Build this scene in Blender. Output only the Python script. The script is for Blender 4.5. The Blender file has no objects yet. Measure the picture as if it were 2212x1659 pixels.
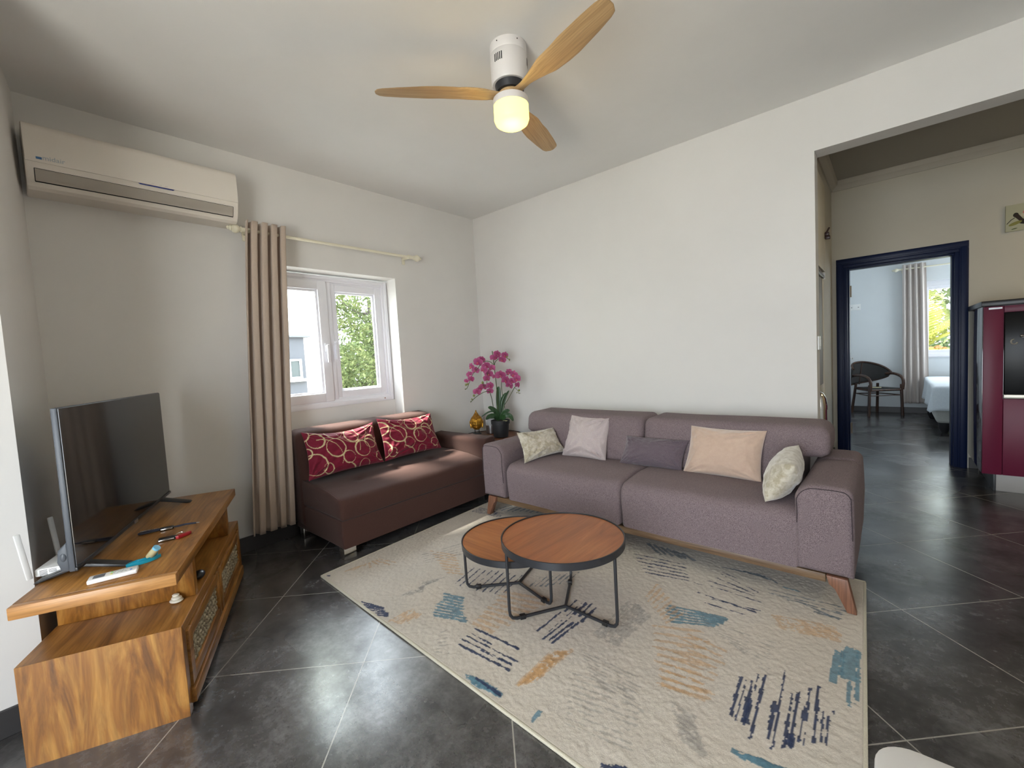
import bpy, bmesh, math, random
import numpy as np
from mathutils import Matrix, Vector, noise
random.seed(7)
PI = math.pi
R = math.radians
scene = bpy.context.scene
col = scene.collection

EXPO, SKY, SUN = 0.28, 11.0, 26.0
KLAMP, DINING, BEDL, FANL, PITCH = 12, 8, 24, 2.5, -6
# ------------------------------------------------------------------ camera
cd = bpy.data.cameras.new('camera')
cd.sensor_width = 36.0
cd.sensor_fit = 'HORIZONTAL'
cd.lens = 931.0 / 2212.0 * 36.0
cd.clip_start = 0.02
cd.clip_end = 300
cam = bpy.data.objects.new('camera', cd)
col.objects.link(cam)
cam.matrix_world = Matrix(((0.7507269, 0.0017739, 0.6606103, 0.0),
                           (0.6582560, 0.0823825, -0.7482728, 0.0),
                           (-0.0557501, 0.9965992, 0.0606790, 1.26),
                           (0, 0, 0, 1)))
scene.camera = cam
# ------------------------------------------------------------------ view + render hints
scene.view_settings.view_transform = 'Standard'
scene.view_settings.look = 'None'
scene.view_settings.gamma = 1.0
scene.view_settings.use_curve_mapping = False
scene.view_settings.exposure = EXPO
# ------------------------------------------------------------------ sky
world = bpy.data.worlds.new('sky')
scene.world = world
world.use_nodes = True
wn = world.node_tree.nodes['Background']
wn.inputs['Color'].default_value = (0.86, 0.93, 1.0, 1)
wn.inputs['Strength'].default_value = SKY


def light(name, kind, loc, energy, color=(1, 1, 1), **kw):
    ld = bpy.data.lights.new(name, kind)
    ld.energy = energy
    ld.color = color
    rot = kw.pop('rot', None)
    aim = kw.pop('aim', None)
    portal = kw.pop('portal', False)
    for k, v in kw.items():
        setattr(ld, k, v)
    o = bpy.data.objects.new(name, ld)
    col.objects.link(o)
    o.location = loc
    if aim is not None:
        o.rotation_euler = Vector(aim).to_track_quat('-Z', 'Y').to_euler()
    if portal:
        ld.cycles.is_portal = True
    return o


light('sun', 'SUN', (0, 0, 8), SUN, (1.0, 0.93, 0.82), angle=R(9), aim=(0.56, 0.36, -1.0))
# daylight arriving through the glazed openings (portals guide the sky's own light)
light('window_portal', 'AREA', (-3.70, 1.75, 1.48), 1, shape='RECTANGLE', size=1.2, size_y=1.15, aim=(1, 0, 0), portal=True)
light('patio_portal', 'AREA', (-0.3, -1.76, 1.05), 1, shape='RECTANGLE', size=1.8, size_y=2.1, aim=(0, 1, 0), portal=True)
light('bedroom_portal', 'AREA', (1.05, 9.75, 1.5), 1, shape='RECTANGLE', size=1.35, size_y=1.05, aim=(0, -1, 0), portal=True)
# lamp of the kitchen, on the ceiling to the right of the picture
light('kitchen_ceiling_light', 'AREA', (2.0, 4.6, 2.7), KLAMP, (1.0, 0.78, 0.42), shape='DISK', size=0.35, aim=(0, 0, -1))
light('right_side_fill', 'AREA', (2.45, 0.6, 1.35), DINING, (1.0, 0.97, 0.92), shape='RECTANGLE', size=2.2, size_y=1.5, aim=(-1, 0.1, 0))  # added fill before the solid right wall, brightens left wall and bench end
light('bedroom_fill', 'AREA', (1.9, 8.3, 1.6), BEDL, (0.84, 0.93, 1.0), shape='RECTANGLE', size=1.4, size_y=1.2, aim=(-1, 0.1, -0.1))  # added fill light standing inside the bedroom, brightens its walls


# ------------------------------------------------------------------ materials
MATS = {}


def pm(name, color, rough=0.6, metal=0.0, spec=0.5, **kw):
    if name in MATS:
        return MATS[name]
    m = bpy.data.materials.new(name)
    m.use_nodes = True
    b = m.node_tree.nodes['Principled BSDF']
    b.inputs['Base Color'].default_value = (*color, 1)
    b.inputs['Roughness'].default_value = rough
    b.inputs['Metallic'].default_value = metal
    b.inputs['Specular IOR Level'].default_value = spec
    for k, v in kw.items():
        b.inputs[k].default_value = v
    MATS[name] = m
    return m


def nodes(m):
    return m.node_tree.nodes, m.node_tree.links, m.node_tree.nodes['Principled BSDF']


def ramp(n, stops):
    r = n.new('ShaderNodeValToRGB')
    e = r.color_ramp.elements
    e[0].position, e[0].color = stops[0][0], (*stops[0][1], 1)
    e[1].position, e[1].color = stops[-1][0], (*stops[-1][1], 1)
    for p, c in stops[1:-1]:
        x = e.new(p)
        x.color = (*c, 1)
    return r


def coord(n, l, scale=(1, 1, 1), rot=(0, 0, 0), out='Object', loc=(0, 0, 0)):
    t = n.new('ShaderNodeTexCoord')
    mp = n.new('ShaderNodeMapping')
    mp.inputs['Scale'].default_value = scale
    mp.inputs['Rotation'].default_value = rot
    mp.inputs['Location'].default_value = loc
    l.new(t.outputs[out], mp.inputs[0])
    return mp


def noise_tex(n, l, vec, scale, detail=4, rough=0.55, dist=0.0):
    t = n.new('ShaderNodeTexNoise')
    t.inputs['Scale'].default_value = scale
    t.inputs['Detail'].default_value = detail
    t.inputs['Roughness'].default_value = rough
    t.inputs['Distortion'].default_value = dist
    l.new(vec.outputs[0], t.inputs['Vector'])
    return t


def bump(n, l, b, src, strength, dist):
    bp = n.new('ShaderNodeBump')
    bp.inputs['Strength'].default_value = strength
    bp.inputs['Distance'].default_value = dist
    l.new(src, bp.inputs['Height'])
    l.new(bp.outputs[0], b.inputs['Normal'])
    return bp


def fabric(name, c0, c1, scale=260, rough=0.9, bs=0.5, sheen=0.3, weave=True, big=0.0, vary=None):
    m = pm(name, c0, rough, spec=0.2)
    n, l, b = nodes(m)
    v = coord(n, l)
    t = noise_tex(n, l, v, scale, 3, 0.7)
    r = ramp(n, [(0.35, c0), (0.65, c1)])
    l.new(t.outputs[0], r.inputs[0])
    outc = r.outputs[0]
    if vary:
        t2 = noise_tex(n, l, v, vary[0], 4, 0.6, 0.4)
        r2 = ramp(n, [(0.42, (1, 1, 1)), (0.58, vary[1])])
        l.new(t2.outputs[0], r2.inputs[0])
        mx = n.new('ShaderNodeMix')
        mx.data_type = 'RGBA'
        mx.blend_type = 'MULTIPLY'
        mx.inputs[0].default_value = 1
        l.new(outc, mx.inputs[6])
        l.new(r2.outputs[0], mx.inputs[7])
        outc = mx.outputs[2]
    l.new(outc, b.inputs['Base Color'])
    b.inputs['Sheen Weight'].default_value = sheen
    b.inputs['Sheen Roughness'].default_value = 0.5
    bump(n, l, b, t.outputs[0], bs, 0.002)
    return m


def wood(name, c0, c1, c2, axis='X', scale=1.0, rough=0.4, streak=18, spec=0.5, dist=1.2, fine=0.35):
    m = pm(name, c1, rough, spec=spec)
    n, l, b = nodes(m)
    s = [streak, streak, streak]
    s['XYZ'.index(axis)] = 1.6
    v = coord(n, l, [q * scale for q in s])
    t = noise_tex(n, l, v, 1.0, 5, 0.6, dist)
    r = ramp(n, [(0.28, c0), (0.5, c1), (0.72, c2)])
    l.new(t.outputs[0], r.inputs[0])
    s2 = [streak * 9] * 3
    s2['XYZ'.index(axis)] = 5
    v2 = coord(n, l, [q * scale for q in s2])
    t2 = noise_tex(n, l, v2, 1.0, 3, 0.6, 0.3)
    r2 = ramp(n, [(0.35, (1 - fine, 1 - fine, 1 - fine)), (0.6, (1, 1, 1))])
    l.new(t2.outputs[0], r2.inputs[0])
    mx = n.new('ShaderNodeMix')
    mx.data_type = 'RGBA'
    mx.blend_type = 'MULTIPLY'
    mx.inputs[0].default_value = 1
    l.new(r.outputs[0], mx.inputs[6])
    l.new(r2.outputs[0], mx.inputs[7])
    l.new(mx.outputs[2], b.inputs['Base Color'])
    bump(n, l, b, t2.outputs[0], 0.08, 0.001)
    return m


def plaster(name, c, c2=None, rough=0.75):
    m = pm(name, c, rough, spec=0.3)
    n, l, b = nodes(m)
    v = coord(n, l)
    t = noise_tex(n, l, v, 1.1, 5, 0.6)
    c2 = c2 or tuple(q * 0.94 for q in c)
    r = ramp(n, [(0.35, c), (0.7, c2)])
    l.new(t.outputs[0], r.inputs[0])
    l.new(r.outputs[0], b.inputs['Base Color'])
    t2 = noise_tex(n, l, v, 60, 3, 0.6)
    bump(n, l, b, t2.outputs[0], 0.08, 0.002)
    return m


wall_m = plaster('white_plaster', (0.70, 0.685, 0.66))
ceil_m = plaster('ceiling_paint', (0.79, 0.785, 0.77))
hall_m = plaster('cream_plaster', (0.62, 0.585, 0.50))
bed_m = plaster('pale_blue_plaster', (0.73, 0.76, 0.775))


def floor_material():
    m = pm('slate_tile', (0.06, 0.06, 0.06), 0.35, spec=1.0)
    n, l, b = nodes(m)
    b.inputs['IOR'].default_value = 1.75
    # diagonal 61 cm tiles: rotate the plan by 45 degrees about a measured joint crossing
    t = n.new('ShaderNodeTexCoord')
    mp = n.new('ShaderNodeMapping')
    mp.vector_type = 'TEXTURE'
    mp.inputs['Location'].default_value = (-1.693, 0.863, 0)
    mp.inputs['Rotation'].default_value = (0, 0, R(45))
    l.new(t.outputs['Object'], mp.inputs[0])
    br = n.new('ShaderNodeTexBrick')
    br.offset = 0.0
    br.squash = 1.0
    br.inputs['Scale'].default_value = 1.0
    br.inputs['Brick Width'].default_value = 0.6105
    br.inputs['Row Height'].default_value = 0.6105
    br.inputs['Mortar Size'].default_value = 0.0024
    br.inputs['Mortar Smooth'].default_value = 0.0
    br.inputs['Bias'].default_value = 0
    br.inputs['Color1'].default_value = (0.0, 0, 0, 1)
    br.inputs['Color2'].default_value = (1, 1, 1, 1)
    br.inputs['Mortar'].default_value = (0.5, 0.5, 0.5, 1)
    l.new(mp.outputs[0], br.inputs['Vector'])
    v = coord(n, l)
    t1 = noise_tex(n, l, v, 3.0, 12, 0.72, 0.0)
    r1 = ramp(n, [(0.36, (0.022, 0.020, 0.020)), (0.5, (0.058, 0.055, 0.055)), (0.64, (0.115, 0.112, 0.114))])
    l.new(t1.outputs[0], r1.inputs[0])
    t2 = noise_tex(n, l, v, 38, 5, 0.7)
    r2 = ramp(n, [(0.38, (0.62, 0.62, 0.62)), (0.60, (1.15, 1.15, 1.15))])
    l.new(t2.outputs[0], r2.inputs[0])
    mx = n.new('ShaderNodeMix')
    mx.data_type = 'RGBA'
    mx.blend_type = 'MULTIPLY'
    mx.inputs[0].default_value = 1
    l.new(r1.outputs[0], mx.inputs[6])
    l.new(r2.outputs[0], mx.inputs[7])
    mg = n.new('ShaderNodeMix')
    mg.data_type = 'RGBA'
    l.new(br.outputs['Fac'], mg.inputs[0])
    l.new(mx.outputs[2], mg.inputs[6])
    mg.inputs[7].default_value = (0.30, 0.28, 0.25, 1)
    l.new(mg.outputs[2], b.inputs['Base Color'])
    rr = n.new('ShaderNodeMapRange')
    rr.inputs['From Min'].default_value = 0.3
    rr.inputs['From Max'].default_value = 0.7
    rr.inputs['To Min'].default_value = 0.20
    rr.inputs['To Max'].default_value = 0.31
    sp = n.new('ShaderNodeMapRange')
    sp.inputs['From Min'].default_value = 0.38
    sp.inputs['From Max'].default_value = 0.62
    sp.inputs['To Min'].default_value = 0.45
    sp.inputs['To Max'].default_value = 1.0
    l.new(t1.outputs[0], sp.inputs[0])
    l.new(sp.outputs[0], b.inputs['Specular IOR Level'])
    t4 = noise_tex(n, l, v, 1.6, 1, 0.4)
    l.new(t4.outputs[0], rr.inputs[0])
    l.new(rr.outputs[0], b.inputs['Roughness'])
    # height: fine slate relief + sunken joints
    sub = n.new('ShaderNodeMath')
    sub.operation = 'MULTIPLY_ADD'
    l.new(br.outputs['Fac'], sub.inputs[0])
    sub.inputs[1].default_value = -1.0
    ms = n.new('ShaderNodeMath')
    ms.operation = 'MULTIPLY'
    t3 = noise_tex(n, l, v, 140, 2, 0.5)
    l.new(t3.outputs[0], ms.inputs[0])
    ms.inputs[1].default_value = 0.10
    l.new(ms.outputs[0], sub.inputs[2])
    bump(n, l, b, sub.outputs[0], 0.2, 0.001)
    return m


floor_m = floor_material()
skirt_m = pm('slate_skirting', (0.035, 0.033, 0.033), 0.4)
white_gloss = pm('white_pvc', (0.80, 0.80, 0.84), 0.3)
pvc_grey = pm('grey_pvc', (0.62, 0.62, 0.67), 0.35)
white_plastic = pm('warm_white_plastic', (0.72, 0.67, 0.60), 0.35)
white_plastic2 = pm('white_plastic', (0.85, 0.85, 0.83), 0.35)
black_metal = pm('charcoal_metal', (0.022, 0.023, 0.027), 0.38, spec=0.5)
black_plastic = pm('black_plastic', (0.012, 0.012, 0.013), 0.35)
grey_plastic = pm('slate_grey_plastic', (0.075, 0.085, 0.10), 0.45)
chrome = pm('chrome', (0.75, 0.74, 0.72), 0.15, 1.0)
steel = pm('brushed_steel', (0.42, 0.42, 0.43), 0.32, 1.0)
gold_m = pm('gold_paint', (0.78, 0.42, 0.06), 0.28, 0.9)
navy_m = pm('navy_gloss_paint', (0.003, 0.011, 0.050), 0.42, spec=0.3)
rod_m = pm('ivory_paint', (0.74, 0.70, 0.55), 0.4)
dark_hole = pm('dark_recess', (0.01, 0.009, 0.009), 0.9)


def glass_material():
    m = bpy.data.materials.new('window_glass')
    m.use_nodes = True
    n, l = m.node_tree.nodes, m.node_tree.links
    n.remove(n['Principled BSDF'])
    tr = n.new('ShaderNodeBsdfTransparent')
    tr.inputs[0].default_value = (0.93, 0.95, 0.95, 1)
    gl = n.new('ShaderNodeBsdfGlossy')
    gl.inputs['Roughness'].default_value = 0.02
    fr = n.new('ShaderNodeFresnel')
    fr.inputs[0].default_value = 1.35
    mx = n.new('ShaderNodeMixShader')
    ge = n.new('ShaderNodeNewGeometry')
    sb = n.new('ShaderNodeMath')
    sb.operation = 'SUBTRACT'
    sb.inputs[0].default_value = 1.0
    l.new(ge.outputs['Backfacing'], sb.inputs[1])
    ml = n.new('ShaderNodeMath')
    ml.operation = 'MULTIPLY'
    l.new(fr.outputs[0], ml.inputs[0])
    l.new(sb.outputs[0], ml.inputs[1])
    l.new(ml.outputs[0], mx.inputs[0])
    l.new(tr.outputs[0], mx.inputs[1])
    l.new(gl.outputs[0], mx.inputs[2])
    l.new(mx.outputs[0], n['Material Output'].inputs[0])
    return m


glass_m = glass_material()


def emit(name, color, strength):
    m = bpy.data.materials.new(name)
    m.use_nodes = True
    b = m.node_tree.nodes['Principled BSDF']
    b.inputs['Base Color'].default_value = (*color, 1)
    b.inputs['Emission Color'].default_value = (*color, 1)
    b.inputs['Emission Strength'].default_value = strength
    return m


def attr_mat(name, attr, rough=0.9, bs=0.6, scale=300, sheen=0.2, bd=0.002, vary=0.12, nscale2=None):
    m = pm(name, (0.5, 0.5, 0.5), rough, spec=0.15)
    n, l, b = nodes(m)
    a = n.new('ShaderNodeAttribute')
    a.attribute_name = attr
    v = coord(n, l)
    t = noise_tex(n, l, v, scale, 3, 0.7)
    r = ramp(n, [(0.3, (1 - vary,) * 3), (0.7, (1 + vary * 0.4,) * 3)])
    l.new(t.outputs[0], r.inputs[0])
    mx = n.new('ShaderNodeMix')
    mx.data_type = 'RGBA'
    mx.blend_type = 'MULTIPLY'
    mx.inputs[0].default_value = 1
    l.new(a.outputs['Color'], mx.inputs[6])
    l.new(r.outputs[0], mx.inputs[7])
    l.new(mx.outputs[2], b.inputs['Base Color'])
    b.inputs['Sheen Weight'].default_value = sheen
    bump(n, l, b, t.outputs[0], bs, bd)
    return m


# ------------------------------------------------------------------ mesh helpers
class MB:
    def __init__(self):
        self.bm = bmesh.new()

    def _merge(self, tmp, mtx=None):
        if mtx is not None:
            bmesh.ops.transform(tmp, matrix=mtx, verts=tmp.verts)
        me = bpy.data.meshes.new('tmp')
        tmp.to_mesh(me)
        tmp.free()
        self.bm.from_mesh(me)
        bpy.data.meshes.remove(me)
        return self

    def box(self, x0, x1, y0, y1, z0, z1, bev=0.0, seg=2, mtx=None):
        t = bmesh.new()
        bmesh.ops.create_cube(t, size=1)
        for v in t.verts:
            v.co = Vector(((x0 + x1) / 2 + v.co.x * (x1 - x0), (y0 + y1) / 2 + v.co.y * (y1 - y0), (z0 + z1) / 2 + v.co.z * (z1 - z0)))
        if bev > 0:
            bmesh.ops.bevel(t, geom=t.edges[:], offset=bev, segments=seg, profile=0.5, affect='EDGES')
        return self._merge(t, mtx)

    def prism(self, pts, axis, a, b, bev=0.0, seg=2, mtx=None):
        """pts: outline in the plane across axis; X -> (y,z), Y -> (x,z), Z -> (x,y)"""
        t = bmesh.new()

        def mk(p, q):
            return {'X': (q, p[0], p[1]), 'Y': (p[0], q, p[1]), 'Z': (p[0], p[1], q)}[axis]
        va = [t.verts.new(mk(p, a)) for p in pts]
        vb = [t.verts.new(mk(p, b)) for p in pts]
        n = len(pts)
        fa = t.faces.new(va)
        fb = t.faces.new(vb[::-1])
        for i in range(n):
            t.faces.new((va[i], vb[i], vb[(i + 1) % n], va[(i + 1) % n]))
        bmesh.ops.recalc_face_normals(t, faces=t.faces)
        if bev > 0:
            eds = list({e for f in (fa, fb) for e in f.edges})
            bmesh.ops.bevel(t, geom=eds, offset=bev, segments=seg, profile=0.5, affect='EDGES')
        return self._merge(t, mtx)

    def lathe(self, prof, c=(0, 0, 0), seg=32, mtx=None, cap=True):
        t = bmesh.new()
        rings = []
        for r, z in prof:
            if r < 1e-6:
                rings.append([t.verts.new((c[0], c[1], c[2] + z))])
            else:
                rings.append([t.verts.new((c[0] + r * math.cos(2 * PI * k / seg), c[1] + r * math.sin(2 * PI * k / seg), c[2] + z)) for k in range(seg)])
        for i in range(len(rings) - 1):
            a, b = rings[i], rings[i + 1]
            for k in range(seg):
                k2 = (k + 1) % seg
                if len(a) == 1 and len(b) > 1:
                    t.faces.new((a[0], b[k], b[k2]))
                elif len(b) == 1 and len(a) > 1:
                    t.faces.new((a[k], a[k2], b[0]))
                elif len(a) > 1:
                    t.faces.new((a[k], a[k2], b[k2], b[k]))
        if cap:
            for rg in (rings[0], rings[-1]):
                if len(rg) > 1:
                    t.faces.new(rg)
        bmesh.ops.recalc_face_normals(t, faces=t.faces)
        return self._merge(t, mtx)

    def tube(self, pts, r, seg=10, closed=False, mtx=None, smooth=0):
        pts = [Vector(p) for p in pts]
        if smooth:
            out = []
            n = len(pts)
            for i in range(n - 1):
                p0, p1, p2, p3 = pts[max(i - 1, 0)], pts[i], pts[i + 1], pts[min(i + 2, n - 1)]
                for k in range(smooth):
                    u = k / smooth
                    out.append(0.5 * ((2 * p1) + (-p0 + p2) * u + (2 * p0 - 5 * p1 + 4 * p2 - p3) * u * u + (-p0 + 3 * p1 - 3 * p2 + p3) * u ** 3))
            out.append(pts[-1])
            if isinstance(r, (list, tuple)):
                m = len(out) - 1
                r = [np.interp(i / m * (n - 1), range(n), r) for i in range(m + 1)]
            pts = out
        n = len(pts)
        rs = r if isinstance(r, (list, tuple)) else [r] * n
        t = bmesh.new()
        rings = []
        prev = None
        for i, p in enumerate(pts):
            if closed:
                d = (pts[(i + 1) % n] - pts[i - 1]).normalized()
            else:
                d = (pts[min(i + 1, n - 1)] - pts[max(i - 1, 0)]).normalized()
            if prev is None:
                up = Vector((0, 0, 1)) if abs(d.z) < 0.9 else Vector((1, 0, 0))
                s = d.cross(up).normalized()
            else:
                s = (prev - d * prev.dot(d)).normalized()
            prev = s
            w = d.cross(s)
            rings.append([t.verts.new(p + (s * math.cos(2 * PI * k / seg) + w * math.sin(2 * PI * k / seg)) * rs[i]) for k in range(seg)])
        m = n if closed else n - 1
        for i in range(m):
            a, b = rings[i], rings[(i + 1) % n]
            for k in range(seg):
                t.faces.new((a[k], a[(k + 1) % seg], b[(k + 1) % seg], b[k]))
        if not closed:
            t.faces.new(rings[0][::-1])
            t.faces.new(rings[-1])
        bmesh.ops.recalc_face_normals(t, faces=t.faces)
        return self._merge(t, mtx)

    def ball(self, c, r, seg=16, rings=10, mtx=None):
        rr = r if isinstance(r, (tuple, list)) else (r, r, r)
        t = bmesh.new()
        bmesh.ops.create_uvsphere(t, u_segments=seg, v_segments=rings, radius=1)
        for v in t.verts:
            v.co = Vector((c[0] + v.co.x * rr[0], c[1] + v.co.y * rr[1], c[2] + v.co.z * rr[2]))
        return self._merge(t, mtx)

    def sheet(self, f, nu, nv, thick=0.0):
        t = bmesh.new()
        g = [[t.verts.new(f(i / nu, j / nv)) for j in range(nv + 1)] for i in range(nu + 1)]
        for i in range(nu):
            for j in range(nv):
                t.faces.new((g[i][j], g[i + 1][j], g[i + 1][j + 1], g[i][j + 1]))
        if thick:
            t.normal_update()
            bmesh.ops.solidify(t, geom=t.faces[:], thickness=thick)
        return self._merge(t)

    def build(self, name, mat, parent=None, smooth=40, **props):
        me = bpy.data.meshes.new(name)
        self.bm.to_mesh(me)
        self.bm.free()
        o = bpy.data.objects.new(name, me)
        col.objects.link(o)
        if mat is not None:
            me.materials.append(mat)
        if smooth:
            me.shade_smooth()
            me.set_sharp_from_angle(angle=R(smooth))
        if parent is not None:
            o.parent = parent
        for k, v in props.items():
            o[k] = v
        return o


def thing(name, label, cat, loc=(0, 0, 0), rz=0.0, group=None):
    o = bpy.data.objects.new(name, None)
    o.empty_display_size = 0.05
    col.objects.link(o)
    o.location = loc
    o.rotation_euler = (0, 0, rz)
    o['label'] = label
    o['category'] = cat
    if group:
        o['group'] = group
    return o


def tag(o, label, cat, group=None):
    o['label'] = label
    o['category'] = cat
    if group:
        o['group'] = group
    return o


def struct(name, mb, mat, smooth=0, parent=None):
    o = mb.build(name, mat, parent, smooth=smooth)
    if parent is None:
        o['kind'] = 'structure'
    return o


def text(name, body, size, mat, parent, mtx, extrude=0.0004):
    cu = bpy.data.curves.new(name, 'FONT')
    cu.body = body
    cu.size = size
    cu.extrude = extrude
    o = bpy.data.objects.new('lettering_source', cu)
    me = bpy.data.meshes.new_from_object(o)
    bpy.data.objects.remove(o)
    me.materials.clear()
    me.materials.append(mat)
    o = bpy.data.objects.new(name, me)
    col.objects.link(o)
    o.parent = parent
    o.matrix_local = mtx
    return o


def pw(pts, parent):
    """world points -> the frame of a thing placed by location and z-rotation"""
    m = (Matrix.Translation(parent.location) @ Matrix.Rotation(parent.rotation_euler.z, 4, 'Z')).inverted()
    return [tuple(m @ Vector(p)) for p in pts]


# ------------------------------------------------------------------ room shell
XW, YS, H = -3.42, 3.375, 2.781
m = MB().box(-3.9, 3.4, -1.8, 9.6, -0.12, 0.0)
struct('floor', m, floor_m)
m = MB().box(-3.8, 2.7, -1.75, YS + 0.01, H, H + 0.15)
struct('ceiling', m, ceil_m)
# wall with the window: niche around the window
NY0, NY1, NZ0, NZ1 = 1.14, 2.333, 0.45, 2.045
m = MB()
m.box(-3.66, XW, -0.3, NY0, 0, 2.92)
m.box(-3.66, XW, NY1, YS + 0.165, 0, 2.92)
m.box(-3.66, XW, NY0, NY1, NZ1, 2.92)
m.box(-3.66, XW, NY0, NY1, 0, NZ0)
m.box(-3.66, -3.56, NY0, NY1, NZ0, 0.93)
struct('wall_window_side', m, wall_m)
# wall behind the grey sofa with the wide opening to the kitchen hall
m = MB()
m.box(-3.66, -0.358, YS, YS + 0.14, 0, 2.92)
m.box(-0.358, 2.2, YS, YS + 0.14, 2.442, 2.92)
m.box(2.2, 2.75, YS, YS + 0.14, 0, 2.92)
struct('wall_sofa_side', m, wall_m)
# recess beside the television and the nearer wall face to its left
m = MB().prism([(-3.5, 0.094), (-2.4, -0.031), (-2.4, -1.8), (-3.9, -1.8), (-3.9, 0.094)], 'Z', 0, 2.92)
struct('wall_left', m, wall_m)
# back wall (behind the camera) with the patio opening, solid right wall without a window
m = MB()
m.box(-2.5, -1.2, -1.75, -1.6, 0, 2.92)
m.box(0.6, 2.75, -1.75, -1.6, 0, 2.92)
m.box(-1.2, 0.6, -1.75, -1.6, 2.1, 2.92)
struct('wall_rear', m, wall_m)
m = MB().box(2.6, 2.75, -1.75, YS + 0.165, 0, 2.92)
struct('wall_right', m, wall_m)
# hall and kitchen
m = MB()
m.box(-0.62, -0.47, 4.5, 5.74, 0, 3.0)
m.box(-1.9, -0.47, 4.45, 4.6, 0, 3.0)
m.box(-2.0, -1.85, 3.54, 4.6, 0, 3.0)
struct('wall_hall_left', m, hall_m)
m = MB()
m.box(-0.62, -0.375, 5.74, 5.9, 0, 3.0)
m.box(0.480, 3.3, 5.74, 5.9, 0, 3.0)
m.box(-0.375, 0.480, 5.74, 5.9, 2.035, 3.0)
struct('wall_hall_end', m, hall_m)
m = MB().box(3.1, 3.25, 3.54, 5.9, 0, 3.0)
m.box(2.7, 3.25, 3.45, 3.56, 0, 3.0)
struct('wall_hall_right', m, hall_m)
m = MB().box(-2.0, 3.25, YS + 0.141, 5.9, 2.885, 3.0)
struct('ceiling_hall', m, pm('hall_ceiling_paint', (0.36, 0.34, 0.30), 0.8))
# cornice of the hall
corn_m = pm('cornice_paint', (0.50, 0.47, 0.41), 0.7)
cp = [(0, 0), (0.012, 0), (0.02, 0.02), (0.05, 0.045), (0.06, 0.075), (0.06, 0.09), (0, 0.09)]
m = MB().prism([(5.74 - a, 2.795 + b) for a, b in cp], 'X', -0.47, 3.1)
struct('trim_1', m, corn_m, 30)
m = MB().prism([(-0.47 + a, 2.795 + b) for a, b in cp], 'Y', 4.6, 5.74)
struct('trim_2', m, corn_m, 30)
# bedroom
m = MB()
m.box(-1.0, -0.85, 5.9, 9.65, 0, 2.92)
struct('wall_bedroom_left', m, bed_m)
BX0, BX1, BZ0, BZ1 = 0.36, 1.75, 0.92, 2.10
m = MB()
m.box(-1.0, BX0, 9.5, 9.68, 0, 2.92)
m.box(BX1, 3.3, 9.5, 9.68, 0, 2.92)
m.box(BX0, BX1, 9.5, 9.68, 0, BZ0)
m.box(BX0, BX1, 9.5, 9.68, BZ1, 2.92)
struct('wall_bedroom_end', m, bed_m)
m = MB().box(3.1, 3.25, 5.9, 9.68, 0, 2.92)
struct('wall_bedroom_right', m, bed_m)
m = MB()
m.box(-0.9, -0.375, 5.9, 5.93, 0, 2.92)
m.box(0.48, 3.1, 5.9, 5.93, 0, 2.92)
m.box(-0.375, 0.48, 5.9, 5.93, 2.035, 2.92)
struct('wall_bedroom_door_side', m, bed_m)
m = MB().box(-1.0, 3.25, 5.9, 9.68, 2.80, 2.92)
struct('ceiling_bedroom', m, ceil_m)
# baseboards
struct('baseboard_window_side', MB().box(XW, XW + 0.012, 0.09, 3.36, 0, 0.105, 0.002), skirt_m)
struct('baseboard_sofa_side', MB().box(-3.4, -0.355, YS - 0.012, YS, 0, 0.105, 0.002), skirt_m)
struct('baseboard_left', MB().box(-2.4, -2.388, -1.6, -0.05, 0, 0.10, 0.002), skirt_m)
struct('baseboard_hall_end', MB().box(0.54, 0.6, 5.728, 5.74, 0, 0.10, 0.002), skirt_m)
struct('baseboard_bedroom', MB().box(-0.85, 3.1, 9.488, 9.5, 0, 0.095, 0.002), skirt_m)
struct('baseboard_hall_left', MB().box(-0.47, -0.458, 4.6, 5.73, 0, 0.10, 0.002), skirt_m)

# ------------------------------------------------------------------ window 1
FX = -3.56


def sash(win, y0, y1, z0, z1, w, x0, x1, handle_y, hz):
    s = MB()
    s.box(x0, x1, y0, y0 + w, z0, z1, 0.004)
    s.box(x0, x1, y1 - w, y1, z0, z1, 0.004)
    s.box(x0, x1, y0 + w, y1 - w, z0, z0 + w, 0.004)
    s.box(x0, x1, y0 + w, y1 - w, z1 - w, z1, 0.004)
    # inner glazing bead
    g = w + 0.016
    for a in ((y0 + w, y0 + g, z0 + w, z1 - w), (y1 - g, y1 - w, z0 + w, z1 - w), (y0 + g, y1 - g, z0 + w, z0 + g), (y0 + g, y1 - g, z1 - g, z1 - w)):
        s.box(x0 + 0.012, x1 - 0.02, *a, 0.002)
    so = s.build('window_sash', white_gloss, win, smooth=30)
    MB().box((x0 + x1) / 2 - 0.003, (x0 + x1) / 2 + 0.003, y0 + w, y1 - w, z0 + w, z1 - w).build('pane', glass_m, so, smooth=0)
    h = MB()
    h.box(x1, x1 + 0.010, handle_y - 0.016, handle_y + 0.016, hz - 0.035, hz + 0.040, 0.004)
    h.box(x1 + 0.009, x1 + 0.036, handle_y - 0.012, handle_y + 0.012, hz - 0.002, hz + 0.022, 0.004)
    h.box(x1 + 0.026, x1 + 0.044, handle_y - 0.013, handle_y + 0.013, hz - 0.125, hz + 0.026, 0.006)
    h.build('handle', white_gloss, so, smooth=40)


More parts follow.
